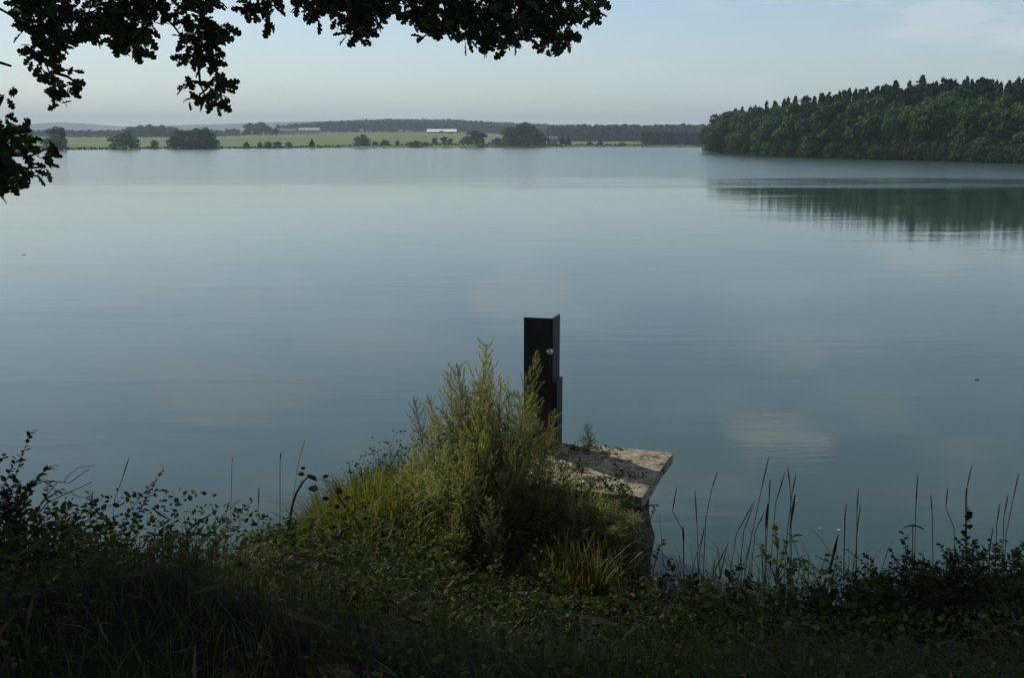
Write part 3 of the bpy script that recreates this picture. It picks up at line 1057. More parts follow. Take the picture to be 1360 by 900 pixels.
for top in (1, 0):
    for j in range(nY + 1):
        for i in range(nX + 1):
            u = -LEN + LEN * i / nX                # 0 at the right edge
            v = depth_s * j / nY                   # 0 at the near edge
            uu, vv = u, v
            if i == nX: uu -= max(0, chip(v, 2)) * 0.35
            if j == nY: vv -= max(-.005, chip(u, 4)) * (2.2 if u < -0.45 else 1.0)
            if j == 0: vv += max(-.005, chip(u, 6)) * 0.8
            z = SZ if top else SZ - TH
            if top:
                z += 0.006 * (float(vnoise(np.array([u * 7.]), np.array([v * 7.]), 8)[0]) - .5)
                z += 0.008 * (float(vnoise(np.array([u * 21.]), np.array([v * 21.]), 9)[0]) - .5)
                if i in (0, nX) or j in (0, nY): z -= 0.006
            else:
                z += 0.012 * (float(vnoise(np.array([u * 9.]), np.array([v * 9.]), 11)[0]) - .5)
            sv.append((uu, vv, z))
n1 = (nX + 1) * (nY + 1)
for j in range(nY):
    for i in range(nX):
        a = j * (nX + 1) + i
        sf.append((a, a + 1, a + nX + 2, a + nX + 1))
        sf.append((n1 + a, n1 + a + nX + 1, n1 + a + nX + 2, n1 + a + 1))
for i in range(nX):
    sf.append((i, n1 + i, n1 + i + 1, i + 1))
    a = nY * (nX + 1) + i
    sf.append((a, a + 1, n1 + a + 1, n1 + a))
for j in range(nY):
    a = j * (nX + 1)
    sf.append((a, a + nX + 1, n1 + a + nX + 1, n1 + a))
    a = j * (nX + 1) + nX
    sf.append((a, n1 + a, n1 + a + nX + 1, a + nX + 1))
mb = MB(); mb.add(sv, sf)
slab = mb.build('concrete_slab', M['concrete'], smooth=False)
slab.location = (B.x, B.y, 0)
slab.rotation_euler = (0, 0, yaw)
tag(slab, 'weathered mossy concrete slab jutting over the water beside the dark steel post', 'slab')


def S2W(u, v, z):
    q = Vector((B.x, B.y, 0)) + rt * u + ed * v
    return Vector((q.x, q.y, z))


# the block beneath: battered old concrete, bulging on the water side
prof = [(852, 668), (862, 690), (867, 706), (866, 722), (861, 742), (851, 762), (842, 785)]
bx = []
for px, py in prof:
    q = at(px, py, B.y + 0.10)
    bx.append((q.x, q.z))
bx.append((bx[-1][0] - 0.02, -0.8))
bv, bf = [], []
NJ = 22
pr_u = []                                          # the near end, measured from the slab's right edge
for xq, zq in bx:
    pr_u.append(((xq - B.x) / rt.x, zq))
vsn = np.linspace(-0.75, depth_s - 0.05, NJ)
for vq in vsn:
    bulge = math.exp(-(vq / 0.28) ** 2) if vq > 0 else 1 - 0.22 * -vq
    row = [(-1.35, vq, -0.8), (-1.35, vq, 0.76)]
    u_top = pr_u[0][0] * bulge - 0.16 * (1 - bulge)
    for k_ in range(6):
        row.append((-1.35 + (u_top + 1.35) * (k_ + 1) / 7, vq, 0.762))
    for uq, zq in pr_u:
        nzv = (float(vnoise(np.array([vq * 4.]), np.array([zq * 5.]), 21)[0]) - .5) * 0.07
        row.append((uq * bulge - 0.16 * (1 - bulge) + nzv, vq, min(zq, 0.762)))
    bv += row
K = len(row)
for j in range(NJ - 1):
    for k_ in range(K - 1):
        a = j * K + k_
        bf.append((a, a + K, a + K + 1, a + 1))
bf.append(tuple(range(K - 1, -1, -1)))
bf.append(tuple((NJ - 1) * K + k_ for k_ in range(K)))
mb = MB(); mb.add(bv, bf)
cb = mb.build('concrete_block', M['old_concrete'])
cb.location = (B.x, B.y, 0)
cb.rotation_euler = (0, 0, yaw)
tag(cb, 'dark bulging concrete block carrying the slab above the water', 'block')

# the post: a folded steel channel
pc = onz(733, 597, SZ)                            # its right front corner
Pp = Vector((pc.x, pc.y, SZ))
htop = at(733, 423, pc.y).z - SZ
post = empty('sluice_post', (pc.x, pc.y, SZ - 0.02), 'dark upright steel channel post standing on the concrete slab', 'post', rz=-R(15))
PW, PD, PT = 0.245, 0.27, 0.012
mb = MB(); mb.box(-PW, 0, 0, PT, -0.02, htop + .02); mb.build('web_plate', M['steel'], post)
mb = MB()
mb.add([(0.001, -0.0015, -.02), (0.001, PD, -.02), (0.001, PD, htop + .014), (0.001, -.0015, htop + .022),
        (-PT, -.0015, -.02), (-PT, PD, -.02), (-PT, PD, htop + .014), (-PT, -.0015, htop + .022)],
       [(0, 1, 2, 3), (4, 7, 6, 5), (0, 3, 7, 4), (1, 5, 6, 2), (3, 2, 6, 7), (0, 4, 5, 1)])
mb.build('flange', M['steel'], post)
mb = MB(); mb.box(-PW - .001, -PW + PT, PT + .001, PD, -0.02, htop - .05); mb.build('flange', M['steel'], post)
zb_ = at(740, 505, pc.y).z - SZ
mb = MB()
mb.box(0.003, 0.034, 0.02, PD - .03, -.02, zb_)
mb.box(-0.085, 0.002, -0.014, -0.002, -.02, zb_ - .02)
br = mb.build('bracket', M['steel'], post)
zk = at(730, 465, pc.y).z - SZ
mb = MB()
mb.tube([(-0.02, -0.002, zk), (-0.02, -0.022, zk)], [0.024, 0.022], 12)
w_ = mb.build('washer', M['steel'], post)
mb = MB()
mb.tube([(-0.018, -0.02, zk + .012), (-0.018, -0.034, zk + .014), (-0.018, -0.05, zk + .016), (-0.018, -0.058, zk + .016)], [0.027, 0.029, 0.021, 0.008], 10)
mb.build('bolt_head', M['bright_steel'], post, True)
mb = MB()
mb.tube([(-0.02, -0.03, zk - .03), (-0.021, -0.022, zk - .12), (-0.02, -0.018, zb_ - .06)], 0.0085, 8)
mb.build('rod', M['steel'], post, True)

# crumbs, moss cushions and litter on the slab
mp_, mD, mN, mS = [], [], [], []
for i in range(2600):
    u, v = random.uniform(-1.3, -0.03), random.uniform(0.02, depth_s - 0.04)
    d1 = math.hypot((u + .50) / .22, (v - depth_s + .06) / .10)
    d2 = math.hypot((u + .22) / .16, (v - .48) / .11)
    d3 = math.hypot((u + .50) / .42, (v - .10) / .14)
    d4 = math.hypot((u + .05) / .03, (v - .30) / .3)
    if min(d1, d2, d3) < 1 and random.random() < 1.1 - 0.6 * min(d1, d2, d3):
        q = S2W(u, v, SZ + 0.004)
        mp_.append(q); mS.append(random.uniform(.012, .03))
mp_ = np.array(mp_)
dd = rand_dirs(len(mp_)); dd[:, 2] = np.abs(dd[:, 2]) * 0.8
V, F = scatter(OVATE, mp_, frames(dd, rand_dirs(len(mp_)) + np.array([0, 0, 1.0])), np.array(mS))
tag(link('moss', np_mesh('moss', V, F), M['herb_leaf']), 'moss and tiny herbs creeping over the concrete slab', kind='stuff')
for i, (u, v, s_) in enumerate(((-.52, .93, .055), (-.44, .95, .03), (-.62, .90, .035), (-.28, .80, .03), (-.7, .45, .03))):
    mb = MB()
    rr_ = random.Random(i)
    V = []
    for a in range(7):
        th = a * 6.283 / 7
        q = s_ * rr_.uniform(.7, 1.1)
        V.append((q * math.cos(th), q * .7 * math.sin(th), 0))
    V += [(x * .6 + rr_.uniform(-.004, .004), y * .6, s_ * rr_.uniform(.35, .6)) for x, y, z in V]
    mb.add(V, [tuple(range(6, -1, -1)), tuple(range(7, 14))] + [(a, (a + 1) % 7, 7 + (a + 1) % 7, 7 + a) for a in range(7)])
    o = mb.build('stone', M['concrete'])
    o.location = S2W(u, min(v, depth_s - .08), SZ + .001)
    tag(o, ['broken lump of concrete at the back edge of the slab, the largest', 'small crumb of concrete right of the largest lump on the slab', 'crumb of concrete left of the largest lump on the slab',
            'brown crumb lying near the far right corner of the slab', 'crumb of concrete on the sunlit front half of the slab'][i], 'stone')

# ------------------------------------------------------------------ near bank vegetation
def bank_points(n, x0, x1, y0, y1):
    x = rng.uniform(x0, x1, n); y = rng.uniform(y0, y1, n)
    sd = lake_sd(x, y)
    k_ = sd > 0.05
    x, y = x[k_], y[k_]
    # not on the slab or inside the post
    du = (x - B.x) * rt.x + (y - B.y) * rt.y
    dv = (x - B.x) * ed.x + (y - B.y) * ed.y
    k_ = ~((du > -1.35) & (du < 0.05) & (dv > -0.03) & (dv < depth_s + .1)) & ~((du > -1.0) & (du < 0.3) & (dv > 0.9))
    x, y = x[k_], y[k_]
    return x, y, ground_z(x, y)


def grass_object(name, m, x, y, z, hmin, hmax, label, lean=0.35, wmul=1.0):
    n = len(x)
    h_ = rng.uniform(hmin, hmax, n) * (0.6 + 0.8 * vnoise(x * 1.7, y * 1.7, 3))
    Rz = rot_z(rng.uniform(0, 6.28, n))
    tx, ty = rng.normal(size=n) * lean * .5, rng.normal(size=n) * lean * .5
    T = np.zeros((n, 3, 3)); T[:] = np.eye(3)
    T[:, 0, 2] = tx; T[:, 1, 2] = ty
    wd = rng.uniform(.6, 1.3, n) * wmul
    Sc = np.stack([h_, wd * np.clip(h_, .25, .5), h_], 1)
    V, F = scatter(BLADES, np.stack([x, y, z - 0.02], 1), T @ Rz, Sc)
    return tag(link(name, np_mesh(name, V, F), m), label, kind='stuff')


x, y, z = bank_points(72000, -5.5, 5.5, 1.2, 8.2)
fade = 1 - 0.25 * sm(4.3, 5.6, y)
lowg = rng.random(len(x)) < fade
x, y, z = x[lowg], y[lowg], z[lowg]
grass_object('grass', M['grass'], x, y, z, 0.09, 0.23, 'rank shaded grass covering the near bank')
x, y, z = bank_points(5000, -30, -5.5, 2.0, 7.5)
grass_object('grass', M['grass'], x, y, z, 0.2, 0.5, 'rank grass along the bank to the left', wmul=2)
x, y, z = bank_points(5000, 5.5, 30, 2.0, 7.5)
grass_object('grass', M['grass'], x, y, z, 0.2, 0.5, 'rank grass along the bank to the right', wmul=2)
# low broad-leaved herbs
x, y, z = bank_points(85000, -5, 5, 1.6, 8.0)
keep = vnoise(x * 1.9, y * 1.9, 12) > 0.30
x, y, z = x[keep], y[keep], z[keep]
n = len(x)
dd = rand_dirs(n); dd[:, 2] = dd[:, 2] * 0.4 + 0.1
nn = rand_dirs(n) * 1.1 + np.array([0, 0, 0.6])
V, F = scatter(OVATE, np.stack([x, y, z + rng.uniform(0.02, 0.34, n)], 1), frames(dd, nn), rng.uniform(0.012, 0.032, n))
tag(link('herbs', np_mesh('herbs', V, F), M['herb_leaf']), 'low leafy herbs and ivy tangled through the bank grass', kind='stuff')


# dead stems and straw lying through the growth
x, y, z = bank_points(5200, -4.5, 4.5, 1.8, 7.6)
n = len(x)
dd = rand_dirs(n); dd[:, 2] = dd[:, 2] * 0.5
V, F = scatter([tpl_narrow(0.022), tpl_narrow(0.035)], np.stack([x, y, z + rng.uniform(.03, .24, n)], 1), frames(dd, rand_dirs(n)), rng.uniform(.05, .28, n) * rng.uniform(.5, 1, n))
tag(link('litter', np_mesh('litter', V, F), M['litter']), 'dead stems and straw lying through the bank growth', kind='stuff')


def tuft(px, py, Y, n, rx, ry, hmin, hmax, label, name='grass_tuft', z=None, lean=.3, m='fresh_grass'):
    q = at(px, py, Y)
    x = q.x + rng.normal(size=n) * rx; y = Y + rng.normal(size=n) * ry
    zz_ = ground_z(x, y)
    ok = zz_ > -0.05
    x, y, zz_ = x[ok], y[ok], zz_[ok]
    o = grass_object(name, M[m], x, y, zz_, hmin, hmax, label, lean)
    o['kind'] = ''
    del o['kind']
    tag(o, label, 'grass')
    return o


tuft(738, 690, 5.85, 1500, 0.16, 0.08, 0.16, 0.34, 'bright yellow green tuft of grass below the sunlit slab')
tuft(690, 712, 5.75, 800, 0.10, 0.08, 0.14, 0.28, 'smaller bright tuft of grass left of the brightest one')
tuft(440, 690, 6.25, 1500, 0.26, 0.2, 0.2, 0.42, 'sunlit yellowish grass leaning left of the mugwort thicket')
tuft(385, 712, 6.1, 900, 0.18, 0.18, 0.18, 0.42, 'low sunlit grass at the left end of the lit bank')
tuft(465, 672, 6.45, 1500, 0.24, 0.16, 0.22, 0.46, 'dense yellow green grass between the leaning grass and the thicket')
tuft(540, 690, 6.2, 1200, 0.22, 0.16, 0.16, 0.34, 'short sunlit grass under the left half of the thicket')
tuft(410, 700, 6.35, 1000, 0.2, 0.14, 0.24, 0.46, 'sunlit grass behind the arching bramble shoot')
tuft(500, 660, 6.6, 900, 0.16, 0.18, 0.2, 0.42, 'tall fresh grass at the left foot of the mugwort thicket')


xh = rng.normal(-0.85, 0.42, 7000); yh = rng.normal(6.25, 0.32, 7000)
zh = ground_z(xh, yh); kh = (zh > 0.02) & (vnoise(xh * 3, yh * 3, 44) > .3)
xh, yh, zh = xh[kh], yh[kh], zh[kh]; n = len(xh)
V, F = scatter(OVATE + NARROW[:0], np.stack([xh, yh, zh + rng.uniform(.02, .42, n) * vnoise(xh * 4, yh * 4, 45)], 1), frames(rand_dirs(n), rand_dirs(n) + np.array([0, 0, .5])), rng.uniform(.012, .03, n))
tag(link('herbs', np_mesh('herbs', V, F), M['mugwort_leaf']), 'sunlit small herbs mixed with the grass left of the thicket', kind='stuff')

# ---- mugwort: stem, feathery upright side branches with buds, divided lower leaves
def mugwort_parts(seed):
    r = random.Random(seed)
    st = MB()
    H_ = 1.0
    bend = r.uniform(-.10, .10)
    main = bez((0, 0, 0), (0.0, 0.0, 0.55), (bend, r.uniform(-.06, .06), H_), 9)
    st.tube(main, [0.0062 * (1 - i / 11) for i in range(10)], 5)
    bP, bD, lP, lD = [], [], [], []
    nb_ = 34
    for i in range(nb_):
        t = 0.26 + 0.72 * i / (nb_ - 1)
        k_ = t * 9
        a0 = main[int(min(k_, 8))].lerp(main[int(min(k_, 8)) + 1], k_ - int(min(k_, 8)))
        th = i * 2.4 + r.uniform(-.7, .7)
        L_ = (0.33 * (1 - t) ** 0.7 + 0.04) * r.uniform(.55, 1.25)
        out_ = Vector((math.cos(th), math.sin(th), 0))
        sp0 = r.uniform(.28, .6)
        tip = a0 + out_ * L_ * sp0 + Vector((r.gauss(0, .02), r.gauss(0, .02), L_ * r.uniform(.75, .95)))
        mid = a0 + out_ * L_ * sp0 * 0.75 + Vector((0, 0, L_ * 0.35))
        br_ = bez(a0, mid, tip, 5)
        st.tube(br_, [0.0018, .0016, .0014, .0011, .0009, .0007], 3, cap=False)
        m_ = int(22 + 330 * L_)
        for j in range(m_):
            s_ = (j + 1) / m_
            kk = s_ * 5; ki = min(int(kk), 4)
            q = br_[ki].lerp(br_[ki + 1], kk - ki) + Vector((r.gauss(0, .006), r.gauss(0, .006), r.gauss(0, .006))) * (1.3 - s_)
            d = (br_[ki + 1] - br_[ki]).normalized() * 1.2 + Vector((r.gauss(0, .5), r.gauss(0, .5), r.gauss(0, .3)))
            bP.append(q); bD.append(d)
    # divided leaves on the lower part
    for i in range(44):
        t = 0.04 + 0.66 * i / 43
        k_ = t * 9
        a0 = main[int(k_)].lerp(main[int(k_) + 1], k_ - int(k_))
        th = i * 2.2 + r.uniform(-.5, .5)
        L_ = r.uniform(.07, .12)
        ax = Vector((math.cos(th), math.sin(th), r.uniform(0.1, 0.7))).normalized()
        side = ax.cross(Vector((0, 0, 1))).normalized()
        for j in range(5):
            q = a0 + ax * (L_ * (0.25 + .17 * j))
            for sg in (-1, 1):
                lP.append(q); lD.append(ax * 0.8 + side * sg * 0.8 + Vector((0, 0, r.gauss(0, .25))))
    bP, bD, lP, lD = (np.array([tuple(v) for v in a]) for a in (bP, bD, lP, lD))
    V, F = scatter(NARROW, bP, frames(bD, rand_dirs(len(bP))), rng.uniform(0.008, 0.019, len(bP)))
    bud = with_mat(np_mesh('buds', V, F), M['mugwort'])
    V, F = scatter(NARROW, lP, frames(lD, rand_dirs(len(lP)) * .6 + np.array([0, 0, 1.])), rng.uniform(0.03, 0.055, len(lP)))
    lea = with_mat(np_mesh('leaves', V, F), M['mugwort_leaf'])
    me = bpy.data.meshes.new('stem'); me.from_pydata(st.v, [], st.f); me.materials.append(M['stem'])
    return me, bud, lea


MUG = [mugwort_parts(s) for s in range(6)]


def mugwort(px, top, Y, label, group, proto, lean=(0, 0)):
    q = at(px, top, Y)
    zg = gz(q.x, Y)
    h_ = q.z - zg
    t = empty('mugwort_plant', (q.x - lean[0] * h_, Y, zg - .02), label, 'plant', group, random.uniform(0, 6.28))
    t.scale = (max(.75, h_), max(.75, h_), h_)
    t.rotation_euler = (0, 0, random.uniform(0, 6.28))
    mm = Matrix.Rotation(math.atan(lean[0]), 4, 'Y') @ Matrix.Rotation(-math.atan(lean[1]), 4, 'X')
    t.rotation_euler = (mm @ t.rotation_euler.to_matrix().to_4x4()).to_euler()
    for nm, me in zip(('stem', 'buds', 'leaves'), MUG[proto]):
        o = bpy.data.objects.new(nm, me); COL.objects.link(o); o.parent = t
        if nm != 'stem': o['kind'] = 'stuff'
    return t


GM = 'mugwort plants crowding the bank left of the post'
mugwort(634, 450, 7.0, 'tallest feathery mugwort spire left of the dark post', None, 0, (.02, 0))
mugwort(705, 468, 7.25, 'mugwort leaning across the left edge of the dark post', None, 1, (.16, 0))
mugwort(788, 560, 8.25, 'wispy mugwort sprig right of the post base above the slab', None, 2, (.12, 0))
mugwort(556, 528, 7.1, 'thin mugwort spire at the left edge of the thicket', None, 3, (-.1, 0))
for px, top, Y, pr, ln in ((612, 478, 7.15, 4, -.04), (594, 492, 6.9, 5, -.08), (650, 480, 7.3, 2, .05), (664, 500, 6.95, 3, .03), (580, 520, 7.2, 1, -.1),
                           (622, 505, 6.7, 0, 0), (686, 512, 7.0, 4, .12), (700, 530, 6.8, 5, .14), (640, 530, 6.5, 1, .02), (600, 545, 6.6, 2, -.06),
                           (570, 560, 6.8, 0, -.12), (660, 550, 6.6, 3, .06), (548, 580, 6.9, 4, -.14), (590, 590, 6.4, 5, -.06), (630, 585, 6.3, 1, 0),
                           (722, 520, 7.05, 1, .26), (740, 540, 7.1, 4, .3), (716, 545, 6.9, 0, .2), (735, 560, 7.0, 2, .22), (606, 512, 7.0, 3, -.05), (642, 494, 7.05, 5, .02), (626, 540, 6.9, 2, 0), (584, 548, 7.0, 4, -.1), (655, 520, 6.8, 0, .05), (675, 540, 6.7, 1, .08), (610, 570, 6.5, 5, -.03), (566, 590, 6.6, 1, -.1), (648, 570, 6.5, 4, .03), (674, 575, 6.6, 5, .1), (545, 612, 6.5, 0, -.1), (520, 632, 6.6, 4, -.12), (580, 620, 6.3, 2, -.05), (610, 615, 6.2, 3, 0), (694, 560, 6.7, 0, .1), (690, 590, 6.4, 3, .1), (535, 610, 6.7, 2, -.12), (560, 630, 6.4, 3, -.05)):
    mugwort(px, top, Y, 'feathery grey green mugwort plant in the thicket left of the post', GM, pr, (ln, 0))
for px, top, Y, pr, ln in ((712, 596, 6.6, 0, .06), (728, 604, 6.55, 3, .08), (745, 612, 6.5, 5, .06), (765, 624, 6.45, 2, .06), (690, 612, 6.4, 1, 0), (670, 625, 6.3, 4, 0), (805, 648, 6.4, 0, .05), (842, 672, 6.4, 3, .04), (815, 684, 6.2, 1, 0), (790, 645, 6.45, 1, .05), (820, 660, 6.35, 5, .05), (650, 660, 6.0, 3, -.1), (600, 680, 5.9, 4, 0)):
    mugwort(px, top, Y, 'low dark mugwort plant growing in front of the concrete slab', 'low mugwort plants before the slab', pr, (ln, 0))


# ---- leafy shrubs: arching shoots with leaves set along them
def shrub(name, label, base, shoots, leaf=0.048, gap=0.02, m='shrub_leaf', group=None, cat='shrub', stem_r=0.004):
    """base = world point; shoots = list of (p0, p1, p2) world points"""
    t = empty(name, base, label, cat, group)
    inv = Vector(base)
    st = MB(); P, D = [], []
    for p0, p1, p2 in shoots:
        c = bez(Vector(p0) - inv, Vector(p1) - inv, Vector(p2) - inv, 8)
        st.tube(c, [stem_r * (1 - .085 * i) for i in range(9)], 4, cap=False)
        L_ = sum((c[i + 1] - c[i]).length for i in range(8))
        m_ = max(4, int(L_ / gap))
        for j in range(m_):
            s_ = 0.12 + .88 * (j + 1) / m_
            kk = s_ * 8; ki = min(int(kk), 7)
            q = c[ki].lerp(c[ki + 1], kk - ki)
            tg = (c[ki + 1] - c[ki]).normalized()
            sd_ = tg.cross(Vector((random.gauss(0, .4), random.gauss(0, .4), 1))).normalized() * (1 if j % 2 else -1)
            P.append(q); D.append(sd_ * 0.9 + tg * 0.55 + Vector((0, 0, random.uniform(-.35, .3))))
    st.build('stem', M['stem'], t)
    P = np.array([tuple(v) for v in P]); D = np.array([tuple(v) for v in D])
    V, F = scatter(OVATE, P, frames(D, rand_dirs(len(P)) * .7 + np.array([0, 0, 1.0])), leaf * rng.uniform(.6, 1.25, len(P)))
    o = link('leaves', np_mesh('leaves', V, F), M[m], t)
    o['kind'] = 'stuff'
    return t


def rand_shoots(bx_, by_, n, hgt, spread, yspread=None):
    out_ = []
    yspread = yspread or spread
    for i in range(n):
        x0 = bx_ + random.gauss(0, spread * .35); y0 = by_ + random.gauss(0, yspread * .35)
        z0 = max(gz(x0, y0), -.02)
        a = random.uniform(0, 6.28); q = random.uniform(.2, 1.0) * spread
        h_ = hgt * random.uniform(.55, 1.0)
        p2 = Vector((x0 + q * math.cos(a), y0 + q * .6 * math.sin(a), z0 + h_))
        p1 = Vector((x0 + .25 * q * math.cos(a), y0, z0 + h_ * .8))
        out_.append(((x0, y0, z0), p1, p2))
    return out_


def px_shoot(b, m_, t, Y):
    return (at(b[0], b[1], Y), at(m_[0], m_[1], Y + random.uniform(-.1, .1)), at(t[0], t[1], Y + random.uniform(-.15, .15)))


def base_at(px, Y):
    q = at(px, 700, Y)
    return (q.x, Y, gz(q.x, Y))


# left side
shrub('leafy_shrub', 'tall dark leafy shrub at the left edge of the bank', base_at(5, 6.1),
      [px_shoot((5, 720), (12, 640), (42, 573), 6.1), px_shoot((10, 720), (30, 640), (70, 618), 6.1), px_shoot((-10, 720), (0, 640), (22, 612), 6.1),
       px_shoot((0, 720), (20, 660), (52, 632), 6.2), px_shoot((-20, 720), (-20, 640), (5, 606), 6.2), px_shoot((15, 730), (40, 670), (82, 650), 6.0)]
      + rand_shoots(at(5, 650, 6.1).x, 6.1, 60, 1.0, .36), 0.042, 0.019)
shrub('leafy_shrub', 'dark shrub with a long arching shoot left of the reflected sky', base_at(175, 6.0),
      [px_shoot((150, 760), (170, 700), (217, 622), 6.0), px_shoot((150, 760), (150, 690), (205, 640), 6.0), px_shoot((140, 760), (130, 690), (120, 655), 6.05),
       px_shoot((160, 760), (170, 700), (196, 660), 6.1), px_shoot((120, 760), (110, 700), (62, 676), 6.0)]
      + rand_shoots(at(150, 690, 6.0).x, 6.0, 60, .44, .34), 0.038, 0.019)
shrub('leafy_shrub', 'low spreading dark shrub between the two taller ones on the left', base_at(85, 5.9), rand_shoots(at(85, 700, 5.9).x, 5.9, 70, .52, .36), 0.038, 0.019)
shrub('leafy_shrub', 'low dark shrub with two curved shoots left of the sunlit grass', base_at(265, 6.0),
      [px_shoot((250, 770), (240, 720), (217, 700), 6.0), px_shoot((250, 770), (260, 710), (318, 664), 6.0), px_shoot((260, 770), (290, 700), (334, 666), 6.1),
       px_shoot((230, 770), (228, 730), (262, 690), 6.0)] + rand_shoots(at(255, 720, 5.9).x, 5.9, 50, .30, .36), 0.036, 0.019)
shrub('leafy_shrub', 'low dark shrub just in front of the sunlit yellowish grass', base_at(330, 5.7), rand_shoots(at(330, 720, 5.7).x, 5.6, 50, .24, .36), 0.034, 0.02)
# a young shoot with few large leaves, leaf by leaf
sp_ = empty('bramble_shoot', base_at(440, 5.9), 'arching bramble shoot with few large dark leaves before the sunlit grass', 'plant')
inv = Vector(sp_.location)
mb = MB()
c1 = [at(*q, 5.9) - inv for q in ((388, 672), (393, 655), (402, 640), (412, 630), (420, 633))]
mb.tube(c1, [.0075, .008, .0075, .005, .003], 5)
c2 = [at(*q, 5.8) - inv for q in ((482, 705), (472, 690), (458, 672), (447, 655), (440, 640), (428, 636))]
mb.tube(c2, [.005, .005, .004, .004, .003, .002], 5)
c3 = [at(*q, 5.9) - inv for q in ((388, 672), (384, 700), (390, 740))]
mb.tube(c3, [.007, .007, .007], 5)
mb.build('stem', M['stem'], sp_)
LEAFM = []
for i, tp in enumerate(OVATE):
    LEAFM.append(with_mat(np_mesh('leaf', *tp), M['shrub_leaf']))
for px, py, s_, a in ((406, 622, .032, 200), (405, 629, .045, 190), (415, 636, .045, 240), (428, 634, .045, -30), (424, 650, .075, 190), (447, 647, .055, 60), (438, 663, .05, 200),
                      (456, 662, .055, -20), (452, 673, .05, 190), (462, 688, .085, 200), (480, 690, .06, -10), (470, 702, .06, 200), (412, 633, .05, 30)):
    o = bpy.data.objects.new('leaf', LEAFM[(px + py) % 3])
    COL.objects.link(o)
    o.parent = sp_
    q = at(px, py, 5.85) - inv
    d = Vector((math.cos(R(a)), random.uniform(-.4, .4), -math.sin(R(a)) * .6))
    fm_ = frames(np.array([tuple(d)]), np.array([(random.uniform(-.3, .3), -0.7, .6)]))[0]
    o.matrix_local = Matrix.Translation(q) @ Matrix([[*fm_[0], 0], [*fm_[1], 0], [*fm_[2], 0], [0, 0, 0, 1]]) @ Matrix.Scale(s_, 4)

for px, py, n_, h_, lb in ((716, 612, 12, .16, 'small weed rooted on the slab before the post'), (745, 618, 12, .15, 'small weed on the front edge of the slab, below the post'), (772, 632, 12, .13, 'small weed on the front edge of the slab, right of the post'),
                           (800, 644, 9, .09, 'tiny weed near the middle of the slab front edge'), (765, 603, 10, .10, 'small weed on the slab right beside the post foot'), (828, 655, 9, .08, 'tiny weed near the right end of the slab front edge')):
    q = onz(px, py, SZ + .002)
    sh = []
    for i in range(n_):
        a = random.uniform(0, 6.28); d_ = random.uniform(.02, .13)
        p0 = q + Vector((random.gauss(0, .03), random.gauss(0, .02), 0))
        sh.append((p0, p0 + Vector((d_ * .3 * math.cos(a), d_ * .3 * math.sin(a), h_ * .7)), p0 + Vector((d_ * math.cos(a), d_ * .6 * math.sin(a), h_ * random.uniform(.5, 1)))))
    shrub('weed', lb, (q.x, q.y, q.z), sh, 0.024, 0.012, 'herb_leaf', cat='weed', stem_r=.0015)
# tall weeds in the shade
weeds = [(60, 5.1, .62, 'tall shaded weed below the tall left shrub'), (150, 4.7, .5, 'shaded weed in the dark lower left'), (235, 5.2, .42, 'shaded weed under the low shrub with curved shoots'),
         (30, 4.2, .5, 'weed at the lower left corner of the view'), (560, 5.1, .36, 'shaded weed below the left of the thicket'), (650, 5.3, .42, 'shaded weed below the middle of the thicket'),
         (745, 5.4, .4, 'shaded weed below the bright tuft'), (820, 5.2, .45, 'shaded weed in front of the concrete block'), (880, 5.5, .55, 'dark weed at the foot of the concrete block'),
         (955, 5.0, .55, 'dark weed beside the yellow flower'), (1040, 5.1, .6, 'tall dark weed below the lighter shrub'), (1130, 4.9, .55, 'tall dark weed under the middle of the right bank'),
         (1200, 5.2, .6, 'tall dark weed left of the pale reed, low on the bank'), (1290, 5.0, .6, 'tall dark weed below the pale reed'), (1345, 5.3, .6, 'tall dark weed at the right edge'), (430, 5.0, .34, 'shaded weed below the sunlit grass')]
for px, Y, h_, lb in weeds:
    b = base_at(px, Y)
    shrub('weed', lb, b, rand_shoots(b[0], Y, 16, h_, .26), 0.05, 0.026, 'herb_leaf', cat='weed', stem_r=.003)
# fine grass standing along the right water edge
xw = rng.uniform(0.95, 4.2, 2200); yw = rng.uniform(5.7, 6.6, 2200)
zw = np.maximum(ground_z(xw, yw), -.05)
kw = vnoise(xw * 2.2, yw * 2.2, 17) > .42
grass_object('grass', M['grass'], xw[kw], yw[kw], zw[kw], .25, .75, 'fine tall grass along the right water edge', .3, .7)

# right side
RS = [((905, 5.9), 20, .42, .26, 'small dark shrub right of the concrete block'), ((965, 5.9), 34, .42, .36, 'dark leafy shrub at the foot of the kinked reed'),
      ((1090, 6.0), 28, .40, .34, 'loose leafy shrub left of the pale reed, by the water'), ((1150, 5.7), 34, .44, .4, 'low spreading shrub in the middle of the right-hand bank'),
      ((1235, 6.05), 40, .52, .42, 'dense small-leaved shrub left of the pale reed stem'), ((1320, 6.0), 36, .46, .4, 'small-leaved shrub at the right edge of the bank'),
      ((1040, 5.6), 34, .38, .4, 'dark low shrub nearest the camera on the right bank'),
      ((925, 6.0), 26, .42, .22, 'dark shrub in the corner between the block and the reeds'), ((1000, 6.05), 26, .42, .26, 'dark shrub among the feet of the reed group'),
      ((1190, 6.1), 30, .40, .3, 'small-leaved shrub under the bent reed arch'), ((1275, 5.75), 30, .5, .3, 'small-leaved shrub in front of the pale reed stem'), ((1350, 5.7), 34, .55, .3, 'tallest small-leaved shrub, in the right corner of the bank')]
for (px, Y), n_, h_, s_, lb in RS:
    b = base_at(px, Y)
    shrub('leafy_shrub', lb, b, rand_shoots(b[0], Y, int(n_ * 1.7), h_ * 1.35, s_ * 1.2), 0.034, 0.019)
b = base_at(1030, 6.25)
